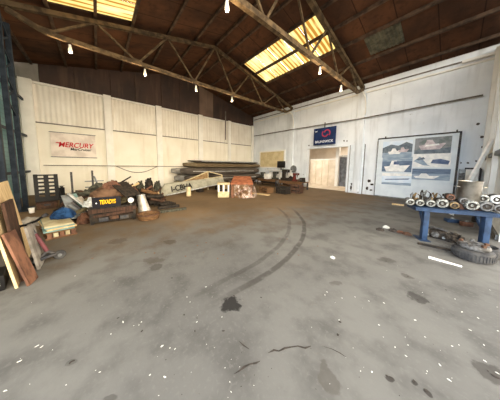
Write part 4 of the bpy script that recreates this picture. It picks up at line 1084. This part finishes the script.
# ------------------------------------------------------------------ right: blue bench and its load
TA = math.radians(25)
TO = Vector((-.53, 5.27, 0))
TU, TV = Vector((math.cos(TA), math.sin(TA), 0)), Vector((-math.sin(TA), math.cos(TA), 0))
TW, TD, TH = 1.29, .5, .745
def on_bench(px, ly):
    """distance along the bench of the sight line through px at depth ly"""
    d = ray(px, 200); n = (TO - EYE).dot(TV) + ly; p = EYE + d * (n / d.dot(TV)); return (p - TO).dot(TU)
def right_bench():
    t = thing('steel_bench', 'blue steel bench loaded with round engine parts at the right', 'bench', TO, TA)
    MB().box((TW / 2, TD / 2, TH - .01), (TW, TD, .02)).build('top', 'blue_paint', t)
    for y in (.02, TD - .02): MB().box((TW / 2, y, TH - .045), (TW, .03, .05)).build('rail', 'blue_paint', t)
    for x in (.015, TW - .015): MB().box((x, TD / 2, TH - .045), (.03, TD - .07, .05)).build('rail', 'blue_paint', t)
    for x in (.225, TW - .14):
        lg = MB().box((x, .14, (TH - .07) / 2 + .008), (.10, .14, TH - .086), bevel=.02).build('leg', 'blue_paint', t)
        MB().box((x, .2, .008), (.18, .36, .016)).build('foot_plate', 'blue_paint', lg)
        MB().bar((x, .22, .4), (x, TD - .03, TH - .07), .05, .05).build('brace', 'blue_paint', lg)
    def motor(px, py, r, ln, body, cap, label, lift=0.0, yaw=0.0):
        ly = .16 if lift == 0 else .22
        c = TO + TU * on_bench(px, ly) + TV * ly; c.z = TH + r + .002 + lift
        fr_d = Vector((c.x, c.y, 0)).normalized()
        rz = math.atan2(-fr_d.x, fr_d.y) * .45 + TA * .55 + yaw
        o = thing('engine_part', label, 'engine part', c, rz, 'round engine parts on the blue bench')
        MB().lathe([(r * .72, .0), (r * .96, .02), (r, .05), (r, ln * .6), (r * .8, ln * .66), (r * .78, ln)], (0, 0, 0), (0, 1, 0), 24).build('housing', body, o)
        MB().lathe([(0, -.028), (r * .18, -.03), (r * .22, -.012), (r * .5, -.010), (r * .55, -.03), (r * .8, -.026), (r * .92, -.004), (r * .94, .02)], (0, 0, 0), (0, 1, 0), 24).build('end_cap', cap, o)
        MB().lathe([(r * .5, -.0), (r * .5, -.014), (r * .24, -.014), (r * .24, 0)], (0, 0, 0), (0, 1, 0), 20).build('bearing_ring', 'engine_dark', o)
        for a in range(4):
            q = a * PI / 2 + .4; MB().cyl((r * .68 * math.cos(q), -.036, r * .68 * math.sin(q)), (r * .68 * math.cos(q), -.01, r * .68 * math.sin(q)), r * .07, seg=6).build('bolt', 'grey_steel', o)
    row = [(410.3, 0, .088, 'motor_cap', 'pale round-ended engine part at the left end of the front row'), (420.3, 0, .085, 'motor_cap', 'pale round-ended engine part, second from left in the front row'),
           (431, 0, .088, 'motor_cap', 'pale round-ended engine part, third from left in the front row'), (442.5, 0, .112, 'motor_cap', 'large white-ringed engine part, fourth from left in the front row'),
           (455, 0, .086, 'brass', 'tan round engine part, fifth from left in the front row'), (472.5, 0, .116, 'motor_cap', 'large pale engine part with dark centre below the steel pot'),
           (487.5, 0, .112, 'engine_grey', 'dark grey round engine part near the right end of the front row'), (500.5, 0, .09, 'engine_grey', 'dark round engine part at the frame edge, last in the front row')]
    for i, (px, py, r, cap, l) in enumerate(row): motor(px, py, r * .97, .3, 'engine_dark' if i % 2 else 'engine_grey', cap, l)
    up = [(450.3, 0, .078, 'rust_red', 'rust-red round engine part above the tan one in the row', .17), (464, 0, .085, 'engine_grey', 'dark round engine part in the upper layer below the steel pot', .10), (482.3, 0, .10, 'motor_cap', 'white-ringed engine part in the upper layer right of the pot', .16), (496.5, 0, .10, 'pale_metal', 'pale round engine part in the upper layer at the frame edge', .16)]
    for (px, py, r, cap, l, lf) in up: motor(px, py, r * .97, .26, 'engine_dark', cap, l, lf)
    # heap of brass coloured fittings behind the row
    for i, (px, py, w, h, m, l) in enumerate(((414, 192, .20, .22, 'brass', 'brass-brown engine fitting at the left of the fittings heap'), (424, 190, .24, .28, 'engine_dark', 'dark engine fitting with loops in the middle of the fittings heap'), (435, 191, .22, .24, 'brass', 'brown engine fitting at the right of the fittings heap'))):
        c = TO + TU * on_bench(px, .40) + TV * .40
        c.z = TH + .002
        o = thing('engine_fitting', l, 'engine part', c, TA + i, 'fittings behind the round parts')
        MB().heap(w, w * .9, h * .75, 70 + i, .42, freq=3.2).build('casting', m, o)
        for k in range(3):
            a = k * 2.1 + i; MB().tube([(math.cos(a) * w * .45, math.sin(a) * w * .3, h * .4), (math.cos(a) * w * .5, math.sin(a) * w * .4, h * 1.0), (math.cos(a + .8) * w * .2, math.sin(a + .8) * w * .2, h * 1.25), (0, 0, h * .7)], .014, 7).build('elbow_pipe', 'grey_steel' if k == 1 else m, o)
        MB().lathe([(.03, 0), (.05, .01), (.05, .03), (.03, .04)], (0, -w * .45, h * .6), (.3, -1, .2), 16).build('flange', 'brass', o)
    bp = TO + TU * on_bench(444, .42) + TV * .42; bp.z = TH + .002
    o = thing('engine_fitting', 'pale box-shaped fitting under the display board corner', 'engine part', bp, TA, 'fittings behind the round parts')
    MB().box((0, 0, .12), (.12, .12, .24), bevel=.01).build('casting', 'pale_metal', o); MB().cyl((0, 0, .24), (0, 0, .29), .035, seg=12).build('stub', 'engine_dark', o)
    # steel pot
    pc = TO + TU * on_bench(468, .34) + TV * .34
    st = tag(MB().box((0, 0, .084), (.34, .22, .168), bevel=.01).build('wooden_block', 'wood_dark', loc=(pc.x, pc.y, TH + .001), rz=TA), 'dark block under the steel pot on the blue bench', 'block')
    f = Fr((pc.x, pc.y)); r = .5 * abs(f.L(481, 186)[0] - f.L(455, 186)[0]); zt = f.L(468, 181)[1]
    pc.z = TH + .002
    p = thing('steel_pot', 'shallow stainless steel pot standing behind the round engine parts', 'pot', pc + Vector((0, 0, .17)), TA)
    hgt = max(.12, zt - TH - .17)
    MB().lathe([(r * .97, 0), (r, .015), (r, hgt - .02), (r * 1.04, hgt - .005), (r * 1.04, hgt), (r * .98, hgt), (r * .97, hgt - .02), (r * .96, .02), (0, .02)], seg=40).build('bowl', 'stainless', p)
    for s in (-1, 1): MB().tube([(s * r, -.06, hgt * .7), (s * (r + .05), -.05, hgt * .72), (s * (r + .05), .05, hgt * .72), (s * r, .06, hgt * .7)], .009, 6).build('handle', 'stainless', p)
right_bench()
def right_back_items():
    # white bin with a dark frame, by the back wall right of the display board
    Yp = 11.6
    A, B = aty(466, 168.5, Yp), aty(478, 183, Yp)
    w = B.x - A.x
    b = thing('wall_cabinet', 'white cabinet with dark rim between display board and corner post', 'cabinet', ((A.x + B.x) / 2, Yp, 0))
    MB().box((0, .25, A.z / 2 - .01), (w, .45, A.z - .04), bevel=.01).build('body', 'white_paint', b)
    MB().box((0, .25, A.z), (w + .06, .5, .07), bevel=.01).build('top', 'dark_steel', b); MB().box((w / 2 + .03, .25, A.z / 2), (.05, .5, A.z)).build('side_frame', 'dark_steel', b)
    MB().box((0, .015, A.z * .5), (w * .8, .02, A.z * .8)).build('door', 'white_plastic', b)
    A, B = aty(459, 169, 11.0), aty(464.5, 182, 11.0)
    e = thing('electric_box', 'grey upright box left of the white cabinet behind the steel pot', 'box', ((A.x + B.x) / 2, 11.0, 0))
    MB().box((0, .15, A.z / 2), (B.x - A.x, .3, A.z), bevel=.01).build('body', 'grey_steel', e); MB().box((0, -.01, A.z * .6), ((B.x - A.x) * .8, .02, A.z * .6)).build('door', 'engine_grey', e)
    # white plank leaning
    a, b = aty(472.5, 176, 9.3), aty(493, 139, 9.6); a = a - (b - a) * ((a.z - .06) / (b.z - a.z))
    o = MB().bar((0, 0, 0), b - Vector((a.x, a.y, a.z)), .07, .1, bevel=.006).build('white_plank', 'white_plastic', loc=a); tag(o, 'white plank leaning diagonally in front of the white cabinet toward the right wall', 'plank')
    for i, (px, py) in enumerate(((482, 137), (483, 147), (478, 124))):
        p = aty(px, py, YB - .02); s = MB().cyl((0, 0, 0), (0, -.05, 0), .05, seg=10).build('wall_bolt', 'dark_steel', loc=(p.x, YB - .0, p.z)); tag(s, ('dark bolt on the wall beside the corner post, middle', 'dark bolt on the wall beside the corner post, lowest', 'dark bolt on the wall beside the corner post, highest')[i], 'bolt')
right_back_items()
def under_bench():
    # tyre lying on the floor with a flywheel on it
    c = atz(471, 263) + Vector((.02, .27, 0)); 
    f = Fr((c.x, c.y)); R0 = .5 * abs(f.L(492, 255)[0] - f.L(449, 255)[0])
    R0 = min(R0 * 1.06, .37)
    t = thing('tyre', 'worn black tyre lying on the floor in front of the blue bench', 'tyre', c, 0)
    h = .19
    MB().lathe([(R0 * .58, .03), (R0 * .72, 0), (R0 * .93, .015), (R0, .055), (R0, h - .055), (R0 * .93, h - .015), (R0 * .72, h), (R0 * .58, h - .03), (R0 * .62, h * .5), (R0 * .58, .03)], seg=44).build('casing', 'black_rubber', t)
    tr = MB()
    for k in range(40):
        a = 2 * PI * k / 40; tr.box((R0 * 1.003 * math.cos(a), R0 * 1.003 * math.sin(a), h / 2), (.018, .022, h * .5), Matrix.Rotation(a, 4, 'Z'))
    tr.build('tread', 'black_rubber', t)
    p = atz(474, 246, h + .05); q = Vector((c.x + .0, c.y + .02, h + .004))
    g = thing('ring_part', 'grey ring-shaped engine casting resting on the tyre', 'engine part', q, .4)
    MB().lathe([(.10, .0), (.19, 0), (.20, .03), (.18, .07), (.12, .075), (.10, .05), (.10, .0)], seg=30).build('ring', 'engine_grey', g)
    for k in range(5):
        a = k * 2 * PI / 5; MB().box((.155 * math.cos(a), .155 * math.sin(a), .085), (.05, .05, .05), Matrix.Rotation(a, 4, 'Z'), .01).build('lug', 'engine_grey' if k % 2 else 'rust', g)
    MB().bar((-.1, .0, .05), (.1, .02, .05), .035, .03).build('spoke', 'engine_grey', g)
    # second tyre behind, partly out of frame
    c2 = Vector((.52, 5.52, 0)); t = thing('tyre', 'second dark tyre behind, against the right leg of the blue bench', 'tyre', c2 + Vector((-.10, -.1, 0)), 0)
    R1 = .24
    MB().lathe([(R1 * .6, .03), (R1 * .75, 0), (R1 * .95, .02), (R1, .06), (R1, .12), (R1 * .95, .16), (R1 * .75, .18), (R1 * .6, .15), (R1 * .6, .03)], seg=36).build('casing', 'black_rubber', t)
    # engine block behind the left leg
    c = atz(437, 239); f = Fr(c); e = standing('engine_block', 'dark engine block on the floor right of the bench left leg', 'engine', f)
    a, zt = f.L(427.5, 229); b, _ = f.L(446, 239); w = b - a
    MB().box((0, .14, zt * .5), (w * .9, .26, zt), bevel=.03).build('block', 'engine_dark', e)
    MB().lathe([(.0, -.02), (.06, -.02), (.07, 0), (.07, .04)], (-.04, .01, zt * .5), (0, 1, 0), 18).build('pulley', 'engine_grey', e)
    for x in (-.16, .1, .16): MB().cyl((x, .0, zt * .3), (x, .02, zt * .3), .03, seg=10).build('bolt', 'grey_steel', e)
    MB().tube([(-.18, .1, zt), (-.08, .08, zt + .05), (.06, .1, zt + .03), (.14, .14, zt)], .022, 8).build('hose', 'black_rubber', e)
    c = atz(452, 243); f = Fr(c); o = MB().heap(.34, .26, .17, 91, .4).build('metal_casting', 'engine_dark', loc=f.pos + f.d * .15, rz=f.rz); tag(o, 'dark lumpy metal casting between the engine block and tyre', 'engine part')
    c = atz(432, 247.5); f = Fr(c); o = MB().bar((-.22, 0, .02), (.26, .06, .02), .05, .04, bevel=.008).build('metal_bar', 'engine_dark', loc=f.pos, rz=f.rz + PI * 0); tag(o, 'dark bar lying on the floor just in front of the blue bench', 'bar')
    # white plank
    A, B = atz(428.5, 257, .012), atz(462, 266.5, .012); A.z = B.z = .0
    d = (B - A); nrm = Vector((-d.y, d.x, 0)).normalized()
    o = MB().ring([nrm * .035, -nrm * .035, d - nrm * .012, d + nrm * .012], (0, 0, .02)).build('white_board', 'white_plastic', loc=A + Vector((0, 0, .001))); tag(o, 'tapering white strip lying on the floor left of the tyre', 'board')
    # blue box and cans beneath, at the back
    for i, (px, py, w, h, m, l) in enumerate(((452, 222, .3, .1, 'blue_paint', 'low blue tray behind the bench seen between its legs'), (466, 226, .22, .12, 'rust_red', 'reddish part on the floor behind the bench, left of right leg'), (476, 222, .16, .16, 'engine_dark', 'dark part behind the bench close to its right leg'))):
        c = atz(px, py); b = thing('floor_part', l, 'part', (c.x, c.y, 0), TA)
        MB().box((0, 0, h / 2), (w, w * .7, h), bevel=.01).build('body', m, b); MB().cyl((0, 0, h), (0, 0, h + .04), w * .16, seg=12).build('cap', 'grey_steel', b)
    c = atz(499, 253); 
under_bench()

# ------------------------------------------------------------------ litter on the floor
def chip_mesh(name, m, r, seed, flat=.35):
    b = MB(); rnd = random.Random(seed); n = 7
    pts = [(r * (1 + .5 * rnd.uniform(-1, .6)) * math.cos(2 * PI * i / n), r * (1 + .5 * rnd.uniform(-1, .6)) * math.sin(2 * PI * i / n) * .7, 0) for i in range(n)]
    b.ring(pts, (r * .1, 0, r * flat)); me = b.build(name, m); return me
def litter():
    W2 = [(37, 346), (42, 346.5), (139, 325), (141.5, 322), (170, 348), (5, 391), (66, 385), (162, 346), (197, 322), (206, 287), (222, 317), (150, 375), (165, 377), (175, 349), (111, 334), (190, 302), (75, 276), (100, 372), (20, 361), (123, 322), (187, 297),
          (332, 258), (342, 298), (355, 297), (339, 320), (379, 325), (425, 337), (406, 356), (427, 371), (452, 346), (459, 345), (485, 361), (497, 373), (455, 299), (490, 290), (497, 307), (327, 292), (395, 347), (325, 295), (384, 303), (369, 301), (470, 330), (478, 318), (440, 365),
          (449, 380), (498, 331), (462, 312), (415, 320), (484, 345), (372, 372), (408, 345)]
    DK = [(261, 297.5), (223.5, 331), (197, 318), (70, 363), (73, 361), (142, 331), (391, 378), (387, 376), (414, 381), (426, 391), (418, 300), (386, 261), (408, 276.5), (195, 331), (184, 315), (234, 296), (338, 335), (340, 322), (172, 278), (118, 318), (437, 312), (488, 371), (496, 377), (446, 290)]
    rnd = random.Random(5)
    protos = {}
    def put(px, py, kind, scale):
        lab, grp, m, name = {'w': ('small white chip scattered on the grey concrete floor', 'white chips on the floor', 'chip_white', 'paint_chip'), 'd': ('small dark scrap scattered on the grey concrete floor', 'dark scraps on the floor', 'chip_dark', 'floor_scrap'),
                             'b': ('small brown wood crumb scattered on the dusty floor', 'brown crumbs on the floor', 'chip_brown', 'wood_crumb')}[kind]
        k = (kind, rnd.randrange(4))
        p = atz(px, py, .001)
        if p.y > 11.9 or p.x > .5: return
        if k not in protos: o = protos[k] = chip_mesh(name, m, .02, hash(k[0]) % 7 * 0 + k[1] * 13 + ord(k[0]))
        else: o = protos[k].copy(); COL.objects.link(o)
        o.location = p; o.rotation_euler = (0, 0, rnd.uniform(0, 6.28)); scale *= .48 if kind != 'b' else .8; o.scale = (scale * rnd.uniform(.8, 1.5), scale, scale * .7)
        tag(o, lab, 'litter', grp)
    for px, py in W2: put(px, py, 'w', rnd.uniform(.6, 1.0))
    for px, py in DK: put(px, py, 'd', rnd.uniform(.8, 1.7))
    for i in range(70):
        px, py = rnd.uniform(140, 499), rnd.uniform(240, 399)
        put(px, py, 'w' if rnd.random() < .6 else 'd', rnd.uniform(.25, .5))
    for i in range(30): put(rnd.uniform(2, 240), rnd.uniform(270, 399), 'w' if rnd.random() < .5 else 'd', rnd.uniform(.25, .5))
    for i in range(40): put(rnd.uniform(80, 330), rnd.uniform(200, 260), 'b', rnd.uniform(.7, 1.5))
    # named bigger scraps left of the bench
    for i, (px, py, w, m, l) in enumerate(((332.5, 258, .05, 'chip_white', 'larger white scrap alone in the middle of the floor'), (380, 230.5, .10, 'chip_dark', 'dark scrap left of the bench, leftmost of the small heap'), (386, 228, .09, 'chip_white', 'pale scrap left of the bench in the small heap'),
                                           (393, 231.5, .11, 'chip_dark', 'dark scrap left of the bench, middle of the small heap'), (400, 233, .09, 'rust_red', 'reddish scrap left of the bench in the small heap'), (407, 235, .10, 'rust', 'rusty scrap closest to the bench left leg'))):
        c = atz(px, py); o = MB().heap(w * 1.6, w * 1.2, w * .7, 100 + i, .4, sub=3).build('floor_scrap', m, loc=(c.x, c.y, 0)); tag(o, l, 'scrap')
    A, B = atz(392, 204.5), atz(404, 206); o = MB().bar((0, 0, .03), B - A + Vector((0, 0, .03)), .12, .06, bevel=.005).build('plank', 'wood_pale', loc=A); tag(o, 'pale plank on the floor between display board and blue bench', 'plank')
litter()

# ------------------------------------------------------------------ light
def world():
    w = bpy.data.worlds.new('daylight'); S.world = w; w.use_nodes = True; t = w.node_tree
    bg = t.nodes['Background']
    tc = t.nodes.new('ShaderNodeTexCoord'); sp = t.nodes.new('ShaderNodeSeparateXYZ'); t.links.new(tc.outputs['Generated'], sp.inputs[0])
    mr = t.nodes.new('ShaderNodeMapRange'); mr.inputs['From Min'].default_value = -.25; mr.inputs['From Max'].default_value = .9; t.links.new(sp.outputs[0], mr.inputs['Value'])
    m1 = t.nodes.new('ShaderNodeMix'); m1.data_type = 'RGBA'; t.links.new(mr.outputs[0], m1.inputs['Factor'])
    m1.inputs[6].default_value = (.80, .94, 1.12, 1); m1.inputs[7].default_value = (1.12, .98, .76, 1)
    g = t.nodes.new('ShaderNodeMapRange'); g.inputs['From Min'].default_value = -.08; g.inputs['From Max'].default_value = .06; t.links.new(sp.outputs[2], g.inputs['Value'])
    m2 = t.nodes.new('ShaderNodeMix'); m2.data_type = 'RGBA'; t.links.new(g.outputs[0], m2.inputs['Factor'])
    m2.inputs[6].default_value = (.14, .125, .11, 1); t.links.new(m1.outputs[2], m2.inputs[7])
    el = t.nodes.new('ShaderNodeMapRange'); el.inputs['From Min'].default_value = .15; el.inputs['From Max'].default_value = .75
    el.inputs['To Min'].default_value = 7.0; el.inputs['To Max'].default_value = 2.2; t.links.new(sp.outputs[2], el.inputs['Value'])
    t.links.new(m2.outputs[2], bg.inputs[0]); t.links.new(el.outputs[0], bg.inputs[1])
world()

# ------------------------------------------------------------------ camera and view
cd = bpy.data.cameras.new('camera'); cam = bpy.data.objects.new('camera', cd); COL.objects.link(cam)
cd.sensor_fit = 'HORIZONTAL'; cd.sensor_width = 36.0; cd.lens = F_PX * 36.0 / 500.0
cd.shift_x = 0.0; cd.shift_y = (PPY - 200.0) / 500.0
right = Vector((RX.x, RY.x, RZ.x)); down = Vector((RX.y, RY.y, RZ.y)); fwd = Vector((RX.z, RY.z, RZ.z))
m = Matrix((right, -down, -fwd)).transposed().to_4x4(); m.translation = EYE
cam.matrix_world = m; cd.clip_start = .05; cd.clip_end = 200
S.camera = cam
vs = S.view_settings
vs.view_transform = 'Standard'; vs.look = 'None'; vs.gamma = 1.0; vs.use_curve_mapping = False; vs.exposure = 0.95
